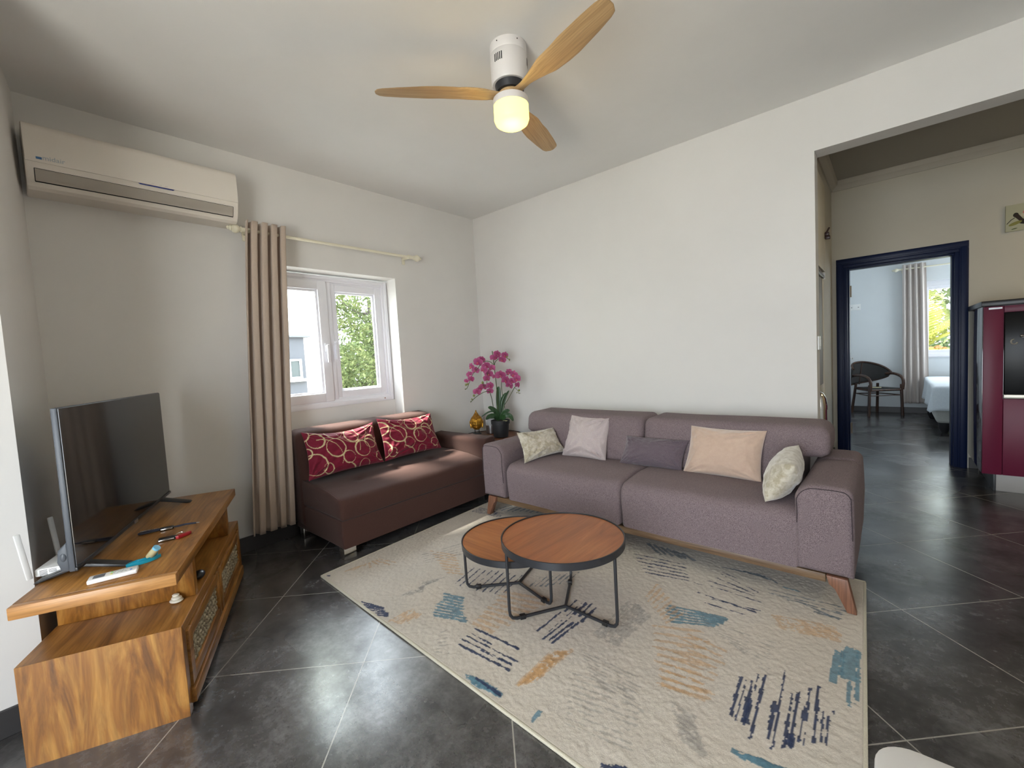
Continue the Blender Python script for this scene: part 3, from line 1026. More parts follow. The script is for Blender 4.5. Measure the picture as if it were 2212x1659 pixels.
# ------------------------------------------------------------------ rug
SKEW = 0.0785
RO, RA, RL, RD = (-2.59, 1.10), math.atan2(-0.105, 2.55), 2.552, 1.77
RUG=[(2.136,0.692,2.164,0.468,0.011,'N',0.85),(2.155,0.683,2.18,0.466,0.005,'N',0.85),(2.171,0.696,2.209,0.449,0.009,'N',0.85),(2.185,0.598,2.206,0.477,0.022,'N',0.85),(2.18,0.743,2.192,0.648,0.004,'N',0.85),(2.201,0.761,2.236,0.415,0.008,'N',0.85),(2.259,0.633,2.278,0.446,0.013,'N',0.85),(2.254,0.799,2.295,0.437,0.007,'N',0.85),(2.296,0.707,2.321,0.459,0.008,'N',0.85),(2.311,0.737,2.334,0.473,0.008,'N',0.85),(2.329,0.528,2.333,0.476,0.018,'N',0.85),(2.342,0.669,2.352,0.502,0.009,'N',0.85),(2.336,0.795,2.365,0.493,0.006,'N',0.85),(2.358,0.822,2.387,0.525,0.009,'N',0.85),(2.388,0.691,2.404,0.542,0.006,'N',0.85),(2.406,0.675,2.417,0.534,0.006,'N',0.85),(2.414,0.721,2.417,0.692,0.005,'N',0.85),(2.386,1.071,2.393,0.86,0.016,'T',0.7),(2.401,1.084,2.411,0.933,0.008,'T',0.7),(2.424,1.114,2.433,0.912,0.03,'T',0.7),(2.447,1.121,2.468,0.807,0.008,'T',0.7),(2.438,0.907,2.446,0.781,0.008,'T',0.7),(1.826,1.444,1.975,1.402,0.003,'N',0.8),(1.816,1.366,2.033,1.312,0.006,'N',0.8),(1.79,1.307,2.034,1.296,0.004,'N',0.8),(1.821,1.263,2.054,1.254,0.004,'N',0.8),(1.783,1.161,1.954,1.159,0.004,'N',0.8),(1.857,1.158,2.057,1.154,0.009,'N',0.8),(1.856,1.09,2.041,1.105,0.006,'N',0.8),(1.87,1.142,2.079,1.179,0.004,'N',0.8),(1.75,1.246,1.797,1.245,0.003,'N',0.8),(1.822,1.421,2.028,1.343,0.003,'N',0.8),(2.1,1.47,2.181,1.471,0.006,'T',0.7),(2.061,1.404,2.355,1.435,0.005,'S',0.7),(2.072,1.369,2.369,1.409,0.005,'S',0.7),(2.112,1.365,2.376,1.37,0.004,'S',0.7),(2.14,1.354,2.364,1.382,0.003,'S',0.7),(2.199,1.368,2.355,1.318,0.006,'S',0.7),(2.255,1.318,2.359,1.328,0.008,'S',0.7),(1.716,0.956,1.976,1.024,0.011,'T',0.75),(1.731,0.932,1.975,1.007,0.011,'T',0.75),(1.745,0.909,1.974,0.99,0.011,'T',0.75),(1.758,0.886,1.973,0.974,0.011,'T',0.75),(1.772,0.864,1.971,0.958,0.011,'T',0.75),(1.785,0.842,1.97,0.942,0.011,'T',0.75),(1.744,0.768,1.933,0.865,0.008,'K',0.6),(1.77,0.723,1.959,0.811,0.008,'K',0.6),(1.794,0.681,1.983,0.76,0.008,'K',0.6),(1.817,0.64,2.005,0.712,0.008,'K',0.6),(1.839,0.602,2.027,0.667,0.008,'K',0.6),(1.86,0.565,2.021,0.603,0.008,'K',0.6),(1.88,0.53,2.041,0.562,0.008,'K',0.6),(1.899,0.496,2.06,0.524,0.008,'K',0.6),(1.918,0.464,2.078,0.488,0.008,'K',0.6),(1.877,0.807,2.047,0.796,0.006,'K',0.55),(1.882,0.756,2.052,0.754,0.006,'K',0.55),(1.886,0.708,2.057,0.715,0.006,'K',0.55),(1.889,0.661,2.061,0.676,0.006,'K',0.55),(1.893,0.616,2.066,0.639,0.006,'K',0.55),(1.897,0.573,2.07,0.603,0.006,'K',0.55),(1.9,0.532,2.074,0.569,0.006,'K',0.55),(1.903,0.492,2.078,0.536,0.006,'K',0.55),(1.907,0.453,2.082,0.503,0.006,'K',0.55),(2.129,1.174,2.363,1.249,0.008,'K',0.35),(2.138,1.161,2.368,1.232,0.008,'K',0.35),(2.147,1.148,2.373,1.215,0.008,'K',0.35),(2.155,1.135,2.378,1.199,0.008,'K',0.35),(2.164,1.122,2.383,1.183,0.008,'K',0.35),(2.172,1.11,2.387,1.167,0.008,'K',0.35),(2.18,1.098,2.392,1.151,0.008,'K',0.35),(1.857,0.929,2.195,0.975,0.003,'G',0.5),(1.888,0.917,2.197,0.943,0.003,'G',0.5),(1.918,0.907,2.198,0.912,0.003,'G',0.5),(1.947,0.896,2.199,0.881,0.003,'G',0.5),(1.976,0.886,2.201,0.852,0.003,'G',0.5),(2.004,0.876,2.202,0.823,0.003,'G',0.5),(2.031,0.867,2.203,0.795,0.003,'G',0.5),(2.057,0.857,2.205,0.767,0.003,'G',0.5),(2.201,0.343,2.279,0.359,0.012,'T',0.65),(2.21,0.342,2.302,0.364,0.012,'T',0.65),(2.22,0.341,2.324,0.369,0.012,'T',0.65),(2.229,0.34,2.345,0.374,0.012,'T',0.65),(2.239,0.339,2.367,0.38,0.012,'T',0.65),(2.248,0.338,2.388,0.385,0.012,'T',0.65),(1.994,0.396,2.084,0.389,0.015,'G',0.35),(2.008,0.374,2.096,0.365,0.015,'G',0.35),(2.022,0.354,2.107,0.342,0.015,'G',0.35),(2.036,0.334,2.118,0.32,0.015,'G',0.35),(2.049,0.314,2.128,0.299,0.015,'G',0.35),(2.062,0.296,2.139,0.278,0.015,'G',0.35),(0.475,0.013,0.622,0.056,0.01,'N',0.7),(0.501,0.005,0.641,0.052,0.01,'N',0.7),(0.526,-0.003,0.659,0.048,0.01,'N',0.7),(0.551,-0.011,0.677,0.044,0.01,'N',0.7),(0.575,-0.019,0.695,0.041,0.01,'N',0.7),(0.599,-0.026,0.713,0.037,0.01,'N',0.7),(0.755,0.336,0.881,0.373,0.011,'T',0.6),(0.772,0.315,0.903,0.357,0.011,'T',0.6),(0.788,0.295,0.925,0.34,0.011,'T',0.6),(0.804,0.275,0.946,0.325,0.011,'T',0.6),(0.819,0.256,0.966,0.309,0.011,'T',0.6),(0.834,0.237,0.987,0.294,0.011,'T',0.6),(0.849,0.218,1.006,0.28,0.011,'T',0.6),(0.864,0.2,1.025,0.265,0.011,'T',0.6),(0.878,0.183,1.044,0.251,0.011,'T',0.6),(1.002,0.55,1.264,0.647,0.01,'K',0.5),(1.013,0.511,1.256,0.596,0.01,'K',0.5),(1.024,0.472,1.248,0.547,0.01,'K',0.5),(1.034,0.435,1.241,0.499,0.01,'K',0.5),(1.044,0.399,1.233,0.452,0.01,'K',0.5),(1.054,0.364,1.226,0.406,0.01,'K',0.5),(1.064,0.33,1.219,0.362,0.01,'K',0.5),(1.073,0.297,1.212,0.319,0.01,'K',0.5),(1.082,0.265,1.205,0.277,0.01,'K',0.5),(1.13,0.242,1.385,0.27,0.009,'N',0.85),(1.141,0.209,1.27,0.214,0.007,'N',0.85),(1.125,0.182,1.43,0.206,0.008,'N',0.85),(1.132,0.154,1.428,0.182,0.006,'N',0.85),(1.254,0.157,1.431,0.179,0.006,'N',0.85),(1.149,0.122,1.429,0.15,0.01,'N',0.85),(1.301,0.258,1.387,0.267,0.009,'N',0.85),(1.355,0.732,1.367,0.612,0.01,'N',0.85),(1.355,0.603,1.36,0.42,0.007,'N',0.85),(1.39,0.726,1.404,0.448,0.004,'N',0.85),(1.411,0.742,1.416,0.619,0.016,'N',0.85),(1.418,0.59,1.418,0.381,0.008,'N',0.85),(1.435,0.747,1.446,0.612,0.009,'N',0.85),(1.45,0.57,1.442,0.384,0.01,'N',0.85),(1.469,0.724,1.476,0.606,0.012,'N',0.85),(1.472,0.588,1.463,0.389,0.009,'N',0.85),(1.413,0.586,1.425,0.465,0.003,'N',0.85),(1.326,0.02,1.407,0.043,0.014,'T',0.7),(1.336,0.019,1.427,0.042,0.014,'T',0.7),(1.347,0.017,1.446,0.042,0.014,'T',0.7),(1.358,0.016,1.466,0.042,0.014,'T',0.7),(1.368,0.014,1.485,0.041,0.014,'T',0.7),(1.379,0.013,1.503,0.041,0.014,'T',0.7),(1.354,0.035,1.494,0.038,0.012,'N',0.6),(1.512,0.11,1.498,0.329,0.009,'K',0.5),(1.516,0.117,1.506,0.338,0.009,'K',0.5),(1.52,0.125,1.513,0.348,0.009,'K',0.5),(1.524,0.132,1.52,0.357,0.009,'K',0.5),(1.528,0.14,1.527,0.366,0.009,'K',0.5),(1.533,0.147,1.534,0.376,0.009,'K',0.5),(1.537,0.155,1.541,0.385,0.009,'K',0.5),(1.541,0.162,1.548,0.395,0.009,'K',0.5),(1.545,0.17,1.556,0.404,0.009,'K',0.5),(1.618,0.294,1.883,0.366,0.0035,'G',0.6),(1.634,0.268,1.895,0.338,0.0035,'G',0.6),(1.65,0.243,1.907,0.311,0.0035,'G',0.6),(1.666,0.219,1.918,0.285,0.0035,'G',0.6),(1.681,0.196,1.929,0.26,0.0035,'G',0.6),(1.696,0.174,1.939,0.236,0.0035,'G',0.6),(1.71,0.152,1.949,0.212,0.0035,'G',0.6),(1.723,0.131,1.959,0.19,0.0035,'G',0.6),(1.737,0.11,1.968,0.168,0.0035,'G',0.6),(1.749,0.091,1.977,0.147,0.0035,'G',0.6),(1.584,0.425,1.857,0.44,0.0035,'G',0.5),(1.603,0.409,1.868,0.419,0.0035,'G',0.5),(1.621,0.394,1.878,0.399,0.0035,'G',0.5),(1.638,0.379,1.888,0.379,0.0035,'G',0.5),(1.656,0.364,1.898,0.36,0.0035,'G',0.5),(1.672,0.35,1.907,0.341,0.0035,'G',0.5),(1.689,0.336,1.917,0.323,0.0035,'G',0.5),(1.705,0.322,1.926,0.305,0.0035,'G',0.5),(1.574,0.544,1.57,0.879,0.01,'G',0.55),(1.591,0.544,1.589,0.874,0.01,'G',0.55),(1.608,0.545,1.608,0.869,0.01,'G',0.55),(1.625,0.545,1.627,0.864,0.01,'G',0.55),(1.641,0.545,1.645,0.859,0.01,'G',0.55),(1.657,0.546,1.663,0.854,0.01,'G',0.55),(1.673,0.546,1.681,0.849,0.01,'G',0.55),(1.689,0.547,1.698,0.845,0.01,'G',0.55),(0.674,0.635,0.731,0.438,0.0055,'N',0.75),(0.712,0.649,0.768,0.449,0.0055,'N',0.75),(0.75,0.664,0.805,0.459,0.0055,'N',0.75),(0.787,0.678,0.841,0.47,0.0055,'N',0.75),(0.823,0.693,0.877,0.48,0.0055,'N',0.75),(0.859,0.707,0.912,0.49,0.0055,'N',0.75),(0.895,0.721,0.947,0.5,0.0055,'N',0.75),(0.93,0.734,0.981,0.51,0.0055,'N',0.75),(0.965,0.748,1.015,0.519,0.0055,'N',0.75),(1.201,0.979,1.212,0.82,0.005,'S',0.65),(1.179,0.944,1.19,0.795,0.005,'S',0.65),(1.156,0.91,1.168,0.77,0.005,'S',0.65),(1.134,0.875,1.146,0.745,0.005,'S',0.65),(1.112,0.841,1.124,0.72,0.005,'S',0.65),(1.09,0.807,1.102,0.695,0.005,'S',0.65),(1.068,0.774,1.08,0.67,0.005,'S',0.65),(0.267,0.608,0.451,0.664,0.008,'K',0.45),(0.315,0.59,0.487,0.645,0.008,'K',0.45),(0.362,0.572,0.522,0.626,0.008,'K',0.45),(0.408,0.555,0.557,0.607,0.008,'K',0.45),(0.452,0.538,0.59,0.589,0.008,'K',0.45),(0.495,0.522,0.623,0.572,0.008,'K',0.45),(0.537,0.506,0.654,0.555,0.008,'K',0.45),(0.577,0.491,0.685,0.538,0.008,'K',0.45),(0.622,0.448,0.587,0.17,0.008,'G',0.35),(0.613,0.433,0.597,0.184,0.008,'G',0.35),(0.605,0.418,0.608,0.198,0.008,'G',0.35),(0.596,0.403,0.619,0.212,0.008,'G',0.35),(0.588,0.388,0.629,0.226,0.008,'G',0.35),(0.579,0.373,0.64,0.24,0.008,'G',0.35),(0.571,0.358,0.651,0.254,0.008,'G',0.35),(0.562,0.343,0.661,0.268,0.008,'G',0.35),(0.75,0.14,0.744,0.023,0.006,'K',0.35),(0.762,0.142,0.76,0.028,0.006,'K',0.35),(0.774,0.145,0.776,0.033,0.006,'K',0.35),(0.785,0.148,0.792,0.038,0.006,'K',0.35),(0.797,0.151,0.808,0.043,0.006,'K',0.35),(0.809,0.154,0.824,0.048,0.006,'K',0.35),(0.821,0.156,0.84,0.054,0.006,'K',0.35),(0.077,0.205,0.068,0.102,0.007,'K',0.35),(0.078,0.225,0.095,0.147,0.007,'K',0.35),(0.078,0.245,0.123,0.192,0.007,'K',0.35),(0.078,0.266,0.151,0.237,0.007,'K',0.35),(0.079,0.286,0.18,0.283,0.007,'K',0.35),(0.079,0.307,0.208,0.329,0.007,'K',0.35),(0.08,0.328,0.237,0.376,0.007,'K',0.35),(1.018,0.11,1.027,0.146,0.004,'G',0.5),(1.033,0.095,1.049,0.129,0.004,'G',0.5),(1.049,0.08,1.07,0.113,0.004,'G',0.5),(1.063,0.066,1.09,0.098,0.004,'G',0.5),(1.078,0.052,1.109,0.082,0.004,'G',0.5),(1.092,0.038,1.129,0.068,0.004,'G',0.5),(1.106,0.025,1.147,0.053,0.004,'G',0.5),(1.656,0.076,1.663,0.02,0.012,'T',0.6),(1.926,0.042,1.954,0.048,0.012,'N',0.7),(1.942,0.054,1.968,0.058,0.012,'N',0.7),(1.958,0.066,1.983,0.068,0.012,'N',0.7),(1.974,0.078,1.997,0.079,0.012,'N',0.7),(-0.08,1.264,0.212,1.303,0.006,'N',0.8),(-0.083,1.288,0.206,1.32,0.006,'N',0.8),(-0.085,1.311,0.2,1.336,0.006,'N',0.8),(-0.087,1.335,0.193,1.352,0.006,'N',0.8),(-0.09,1.359,0.187,1.369,0.006,'N',0.8),(0.082,1.516,0.076,1.398,0.011,'S',0.75),(0.127,1.534,0.122,1.42,0.011,'S',0.75),(0.171,1.552,0.167,1.442,0.011,'S',0.75),(0.215,1.569,0.212,1.463,0.011,'S',0.75),(0.258,1.587,0.257,1.485,0.011,'S',0.75),(0.301,1.604,0.301,1.506,0.011,'S',0.75),(0.344,1.621,0.345,1.527,0.011,'S',0.75),(0.386,1.638,0.389,1.548,0.011,'S',0.75),(1.333,1.55,1.463,1.45,0.016,'S',0.8),(1.378,1.549,1.504,1.457,0.016,'S',0.8),(1.422,1.547,1.544,1.464,0.016,'S',0.8),(1.465,1.546,1.583,1.472,0.016,'S',0.8),(1.507,1.545,1.622,1.478,0.016,'S',0.8),(1.548,1.544,1.66,1.485,0.016,'S',0.8),(1.337,1.356,1.638,1.405,0.007,'N',0.8),(1.371,1.32,1.656,1.371,0.007,'N',0.8),(1.404,1.285,1.674,1.338,0.007,'N',0.8),(1.436,1.252,1.692,1.306,0.007,'N',0.8),(1.467,1.22,1.709,1.275,0.007,'N',0.8),(1.496,1.189,1.726,1.245,0.007,'N',0.8),(1.809,1.501,1.987,1.539,0.006,'S',0.5),(1.842,1.505,2.002,1.531,0.006,'S',0.5),(1.874,1.51,2.017,1.524,0.006,'S',0.5),(1.906,1.515,2.032,1.517,0.006,'S',0.5),(1.937,1.519,2.047,1.51,0.006,'S',0.5),(1.968,1.524,2.061,1.504,0.006,'S',0.5),(1.998,1.528,2.075,1.497,0.006,'S',0.5),(2.028,1.533,2.089,1.49,0.006,'S',0.5),(0.349,0.812,0.265,0.525,0.006,'G',0.4),(0.385,0.798,0.296,0.516,0.006,'G',0.4),(0.42,0.784,0.325,0.508,0.006,'G',0.4),(0.455,0.77,0.354,0.499,0.006,'G',0.4),(0.489,0.757,0.382,0.49,0.006,'G',0.4),(-0.061,0.406,-0.05,0.564,0.005,'S',0.5),(-0.058,0.473,-0.037,0.63,0.005,'S',0.5),(-0.054,0.542,-0.024,0.697,0.005,'S',0.5),(0.031,0.017,0.05,0.031,0.012,'N',0.8),(1.615,0.96,1.606,1.111,0.006,'K',0.4),(1.641,0.938,1.639,1.084,0.006,'K',0.4),(1.666,0.917,1.671,1.058,0.006,'K',0.4),(1.69,0.896,1.702,1.033,0.006,'K',0.4),(1.714,0.876,1.731,1.009,0.006,'K',0.4),(1.736,0.857,1.76,0.986,0.006,'K',0.4),(1.759,0.838,1.787,0.963,0.006,'K',0.4),(1.78,0.819,1.814,0.941,0.006,'K',0.4)]
COLS = {'N': (0.018, 0.032, 0.085), 'T': (0.095, 0.20, 0.26), 'G': (0.27, 0.255, 0.235), 'K': (0.50, 0.29, 0.12), 'S': (0.09, 0.13, 0.17)}
st = 0.004
nx, ny = int(RL / st), int(RD / st)
rng = np.random.default_rng(3)
gx = np.linspace(0, RL, nx + 1)
gy = np.linspace(0, RD, ny + 1)
X, Y = np.meshgrid(gx, gy, indexing='ij')


def vnoise(sc, seed):
    r = np.random.default_rng(seed)
    a = r.random((int(RL / sc) + 3, int(RD / sc) + 3))
    fx, fy = X / sc, Y / sc
    ix, iy = fx.astype(int), fy.astype(int)
    tx, ty = fx - ix, fy - iy
    tx, ty = tx * tx * (3 - 2 * tx), ty * ty * (3 - 2 * ty)
    return (a[ix, iy] * (1 - tx) + a[ix + 1, iy] * tx) * (1 - ty) + (a[ix, iy + 1] * (1 - tx) + a[ix + 1, iy + 1] * tx) * ty


rgb = np.zeros(X.shape + (3,)) + np.array([0.565, 0.515, 0.445])
blot = vnoise(0.35, 1) * 0.6 + vnoise(0.12, 2) * 0.4
rgb *= (0.90 + 0.16 * blot)[..., None]
warm = np.clip((vnoise(0.28, 9) - 0.55) * 2, 0, 1)[..., None]
rgb = rgb * (1 - warm * 0.25) + np.array([0.52, 0.43, 0.33]) * warm * 0.25
n1, n2, n3 = vnoise(0.012, 4), vnoise(0.03, 5), vnoise(0.006, 6)
dark = np.zeros(X.shape)
for (ax, ay, bx, by, w, c, dn) in RUG:
    ax, bx = ax + SKEW * ay, bx + SKEW * by
    w *= {'N': 1.0, 'T': 1.35, 'G': 1.5, 'K': 1.9, 'S': 1.2}[c]
    dx, dy = bx - ax, by - ay
    Ls = math.hypot(dx, dy) + 1e-6
    i0, i1 = int((min(ax, bx) - 0.05) / st), int((max(ax, bx) + 0.05) / st) + 2
    j0, j1 = int((min(ay, by) - 0.05) / st), int((max(ay, by) + 0.05) / st) + 2
    i0, j0 = max(i0, 0), max(j0, 0)
    if i1 <= i0 or j1 <= j0:
        continue
    sl = (slice(i0, i1), slice(j0, j1))
    px_, py_ = X[sl] - ax, Y[sl] - ay
    t = (px_ * dx + py_ * dy) / Ls
    d = np.abs(-px_ * dy + py_ * dx) / Ls
    wob = (n2[sl] - 0.5) * 0.010 + (n1[sl] - 0.5) * 0.007
    k = (d + wob * 0.6 < w * 0.55) & (t + wob * 3 > 0) & (t + wob * 3 < Ls)
    keep = (n3[sl] * 0.35 + n1[sl] * 0.35 + n2[sl] * 0.3) < (0.43 + 0.5 * dn)
    k &= keep
    cc = np.array(COLS[c])
    mixf = {'N': 0.95, 'T': 0.88, 'G': 0.5, 'K': 0.5, 'S': 0.75}[c]
    sub = rgb[sl]
    sub[k] = sub[k] * (1 - mixf) + cc * (0.8 + 0.5 * n1[sl][k][:, None]) * mixf
    if c in 'NT':
        dark[sl][k] = 1
pile = (n3 - 0.5) * 0.0012 + (n1 - 0.5) * 0.0016 + (vnoise(0.02, 8) - 0.5) * 0.002
edge = np.minimum.reduce([X, RL - X, Y, RD - Y])
Z = 0.011 + pile * np.clip(edge / 0.02, 0, 1) + dark * 0.0008
Z = np.where(edge < 0.001, 0.001, Z)
me = bpy.data.meshes.new('rug')
nv = (nx + 1) * (ny + 1)
me.vertices.add(nv)
me.vertices.foreach_set('co', np.stack([X - SKEW * Y, Y, Z], -1).astype(np.float32).ravel())
ii, jj = np.meshgrid(np.arange(nx), np.arange(ny), indexing='ij')
v00 = (ii * (ny + 1) + jj).ravel()
faces = np.stack([v00, v00 + ny + 1, v00 + ny + 2, v00 + 1], -1).astype(np.int32)
me.loops.add(faces.size)
me.polygons.add(len(faces))
me.loops.foreach_set('vertex_index', faces.ravel())
me.polygons.foreach_set('loop_start', np.arange(0, faces.size, 4, dtype=np.int32))
me.polygons.foreach_set('use_smooth', np.ones(len(faces), dtype=bool))
me.update(calc_edges=True)
me.validate()
at = me.color_attributes.new('yarn', 'FLOAT_COLOR', 'POINT')
rgba = np.ones(X.shape + (4,), dtype=np.float32)
rgba[..., :3] = rgb
at.data.foreach_set('color', rgba.ravel())
rug = bpy.data.objects.new('rug', me)
col.objects.link(rug)
rug.location = (RO[0], RO[1], 0.0005)
rug.rotation_euler = (0, 0, RA)
me.materials.append(attr_mat('rug_yarn', 'yarn', 0.95, 0.5, 220, 0.15, 0.003, 0.15))
tag(rug, 'large beige rug with navy, teal and tan brush-stroke pattern', 'rug')
bb = MB()
for a in ((-0.006, RL + 0.006, -0.008, 0.004), (-0.006, RL + 0.006, RD - 0.004, RD + 0.008), (-0.008, 0.004, 0.004, RD - 0.004), (RL - 0.004, RL + 0.008, 0.004, RD - 0.004)):
    bb.box(*a, 0.0, 0.0125, 0.004, mtx=Matrix(((1, -SKEW, 0, 0), (0, 1, 0, 0), (0, 0, 1, 0), (0, 0, 0, 1))))
bb.build('binding', fabric('rug_binding', (0.46, 0.42, 0.32), (0.56, 0.52, 0.41), 300), rug)

# ------------------------------------------------------------------ coffee tables
top_wood = wood('cherry_veneer', (0.22, 0.062, 0.016), (0.35, 0.112, 0.028), (0.44, 0.165, 0.050), 'Y', 0.55, 0.32, streak=13, dist=2.0, fine=0.18)
top_wood2 = wood('cherry_veneer_pale', (0.30, 0.095, 0.024), (0.42, 0.15, 0.040), (0.50, 0.21, 0.065), 'X', 0.55, 0.32, streak=13, dist=1.6, fine=0.15)


def nest_table(label, loc, rz, r, h, angs, footr, wood_m, base_r=0.0075):
    t = thing('coffee_table', label, 'table', loc, rz, 'round nesting coffee tables')
    MB().lathe([(0, h - 0.022), (r - 0.006, h - 0.022), (r - 0.006, h - 0.006), (0, h - 0.006)], seg=72).build('table_top', wood_m, t, smooth=30)
    MB().lathe([(r - 0.0055, h - 0.034), (r, h - 0.034), (r + 0.001, h - 0.001), (r - 0.001, h), (r - 0.0055, h - 0.001), (r - 0.0055, h - 0.034)], seg=96, cap=False).build('rim', black_metal, t, smooth=40)
    for k, a in enumerate(angs):
        a = R(a)
        u = Vector((math.cos(a), math.sin(a), 0))
        rr = footr
        pts = [u * (r - 0.012) + Vector((0, 0, h - 0.03))]
        pts += [u * (rr + 0.004) + Vector((0, 0, 0.055)), u * (rr + 0.001) + Vector((0, 0, 0.030)), u * (rr - 0.010) + Vector((0, 0, 0.014)), u * (rr - 0.032) + Vector((0, 0, base_r))]
        pts += [Vector((0, 0, base_r))]
        lg = MB().tube(pts, base_r, 12).build('leg', black_metal, t)
        c = u * (rr - 0.06)
        MB().box(-0.014, 0.014, -0.011, 0.011, -0.001, 0.019, 0.002, mtx=Matrix.Translation(c) @ Matrix.Rotation(a, 4, 'Z')).build('pad', black_plastic, lg)
    return t


nest_table('taller round coffee table with brown wood top and black metal rim', (-1.212, 1.680, 0.013), 0, 0.300, 0.372, (-121, -2, 118), 0.285, top_wood)
nest_table('lower round coffee table tucked under the taller one', (-1.545, 1.716, 0.013), 0, 0.300, 0.272, (-134, -15, 106), 0.282, top_wood2)

# ------------------------------------------------------------------ TV bench (local X runs along the bench away from the camera, local Y to its back)
BO, BA = (-1.955, 0.311), R(155.5)
teak_x = wood('teak_along', (0.15, 0.055, 0.010), (0.34, 0.148, 0.032), (0.49, 0.245, 0.068), 'X', 1.0, 0.32, streak=11, dist=1.4, fine=0.3)
teak_z = wood('teak_upright', (0.10, 0.034, 0.005), (0.29, 0.115, 0.018), (0.48, 0.240, 0.055), 'Z', 1.0, 0.32, streak=8.5, dist=3.2, fine=0.25)
teak_y = wood('teak_across', (0.30, 0.12, 0.030), (0.50, 0.24, 0.075), (0.60, 0.32, 0.11), 'Y', 1.0, 0.35, streak=13, dist=1.0, fine=0.25)
teak_d = wood('teak_dark', (0.10, 0.040, 0.012), (0.22, 0.090, 0.028), (0.31, 0.14, 0.045), 'X', 1.0, 0.4, streak=16, dist=1.2, fine=0.35)
bench = thing('tv_bench', 'reddish teak TV bench with drawers and a raised top board', 'tv stand', (BO[0], BO[1], 0), BA)
L_, D_, Z1 = 1.215, 0.446, 0.344
MB().prism([(0, 0), (0.040, 0), (0.040, Z1 - 0.038), (0.0, Z1)], 'Y', 0, D_, 0.0015).build('end_panel', teak_z, bench, smooth=20)
MB().prism([(L_, 0), (L_ - 0.040, 0), (L_ - 0.040, Z1 - 0.038), (L_, Z1)], 'Y', 0, D_, 0.0015).build('end_panel', teak_z, bench, smooth=20)
MB().prism([(0.0008, Z1), (L_ - 0.0008, Z1), (L_ - 0.0408, Z1 - 0.0375), (0.0408, Z1 - 0.0375)], 'Y', 0, D_, 0.0015).build('lower_top', teak_x, bench, smooth=20)
c = MB()
c.box(0.041, L_ - 0.041, 0.035, D_ - 0.01, 0.04, 0.055)
c.box(0.041, L_ - 0.041, D_ - 0.02, D_ - 0.005, 0.04, Z1 - 0.04)
c.box(0.60, 0.62, 0.035, D_ - 0.02, 0.055, Z1 - 0.04)
c.build('carcass', teak_d, bench, smooth=30)
MB().box(0.041, L_ - 0.041, -0.014, 0.03, 0.022, 0.075, 0.003).build('plinth_rail', teak_x, bench, smooth=30)
weave_m = pm('seagrass_weave', (0.30, 0.24, 0.15), 0.85)
n, l, b = nodes(weave_m)
v = coord(n, l)
tx = noise_tex(n, l, v, 55, 3, 0.7)
rr_ = ramp(n, [(0.35, (0.16, 0.12, 0.08)), (0.5, (0.30, 0.25, 0.16)), (0.68, (0.46, 0.40, 0.28))])
l.new(tx.outputs[0], rr_.inputs[0])
l.new(rr_.outputs[0], b.inputs['Base Color'])
for dx0, dx1 in ((0.052, 0.590), (0.605, 1.165)):
    d = MB()
    z0, z1, w = 0.083, 0.298, 0.045
    d.box(dx0, dx0 + w, -0.006, 0.022, z0, z1, 0.002)
    d.box(dx1 - w, dx1, -0.006, 0.022, z0, z1, 0.002)
    d.box(dx0 + w, dx1 - w, -0.006, 0.022, z0, z0 + w, 0.002)
    d.box(dx0 + w, dx1 - w, -0.006, 0.022, z1 - w, z1, 0.002)
    d.box(dx0 + w, dx1 - w, 0.012, 0.024, z0 + w, z1 - w)
    dr = d.build('drawer', teak_x, bench, smooth=30)
    wv = MB()
    cells_x = int((dx1 - dx0 - 2 * w) / 0.026)
    for i in range(cells_x):
        for j in range(5):
            cx = dx0 + w + 0.013 + i * (dx1 - dx0 - 2 * w - 0.026) / max(1, cells_x - 1)
            cz = z0 + w + 0.0125 + j * 0.025
            rx, rz_ = (0.016, 0.008) if (i + j) % 2 else (0.009, 0.015)
            wv.ball((cx, 0.006, cz), (rx, 0.007, rz_), 8, 6)
    wv.build('woven_panel', weave_m, dr)
# raised part
TX0, TX1 = 0.0, 1.225
MB().box(TX0 + 0.03, TX1, 0.0, D_, 0.502, 0.545, 0.003).build('top_board', teak_x, bench, smooth=30)
MB().box(TX0, TX0 + 0.0295, 0.0, D_, 0.502, 0.545, 0.004).build('top_board_edge', teak_y, bench, smooth=30)
MB().box(0.250, 0.292, 0.01, D_ - 0.005, Z1 + 0.0005, 0.5015, 0.002).build('support', teak_z, bench, smooth=30)
MB().box(0.955, 1.005, 0.01, D_ - 0.005, Z1 + 0.0005, 0.5015, 0.002).build('support', teak_z, bench, smooth=30)
MB().box(0.2925, 0.9545, D_ - 0.03, D_ - 0.012, Z1 + 0.0005, 0.5015, 0.001).build('back_panel', teak_d, bench, smooth=30)


def on_bench(x, y, z=0.0):
    return (BO[0] + x * math.cos(BA) - y * math.sin(BA), BO[1] + x * math.sin(BA) + y * math.cos(BA), z)


ZT = 0.5455
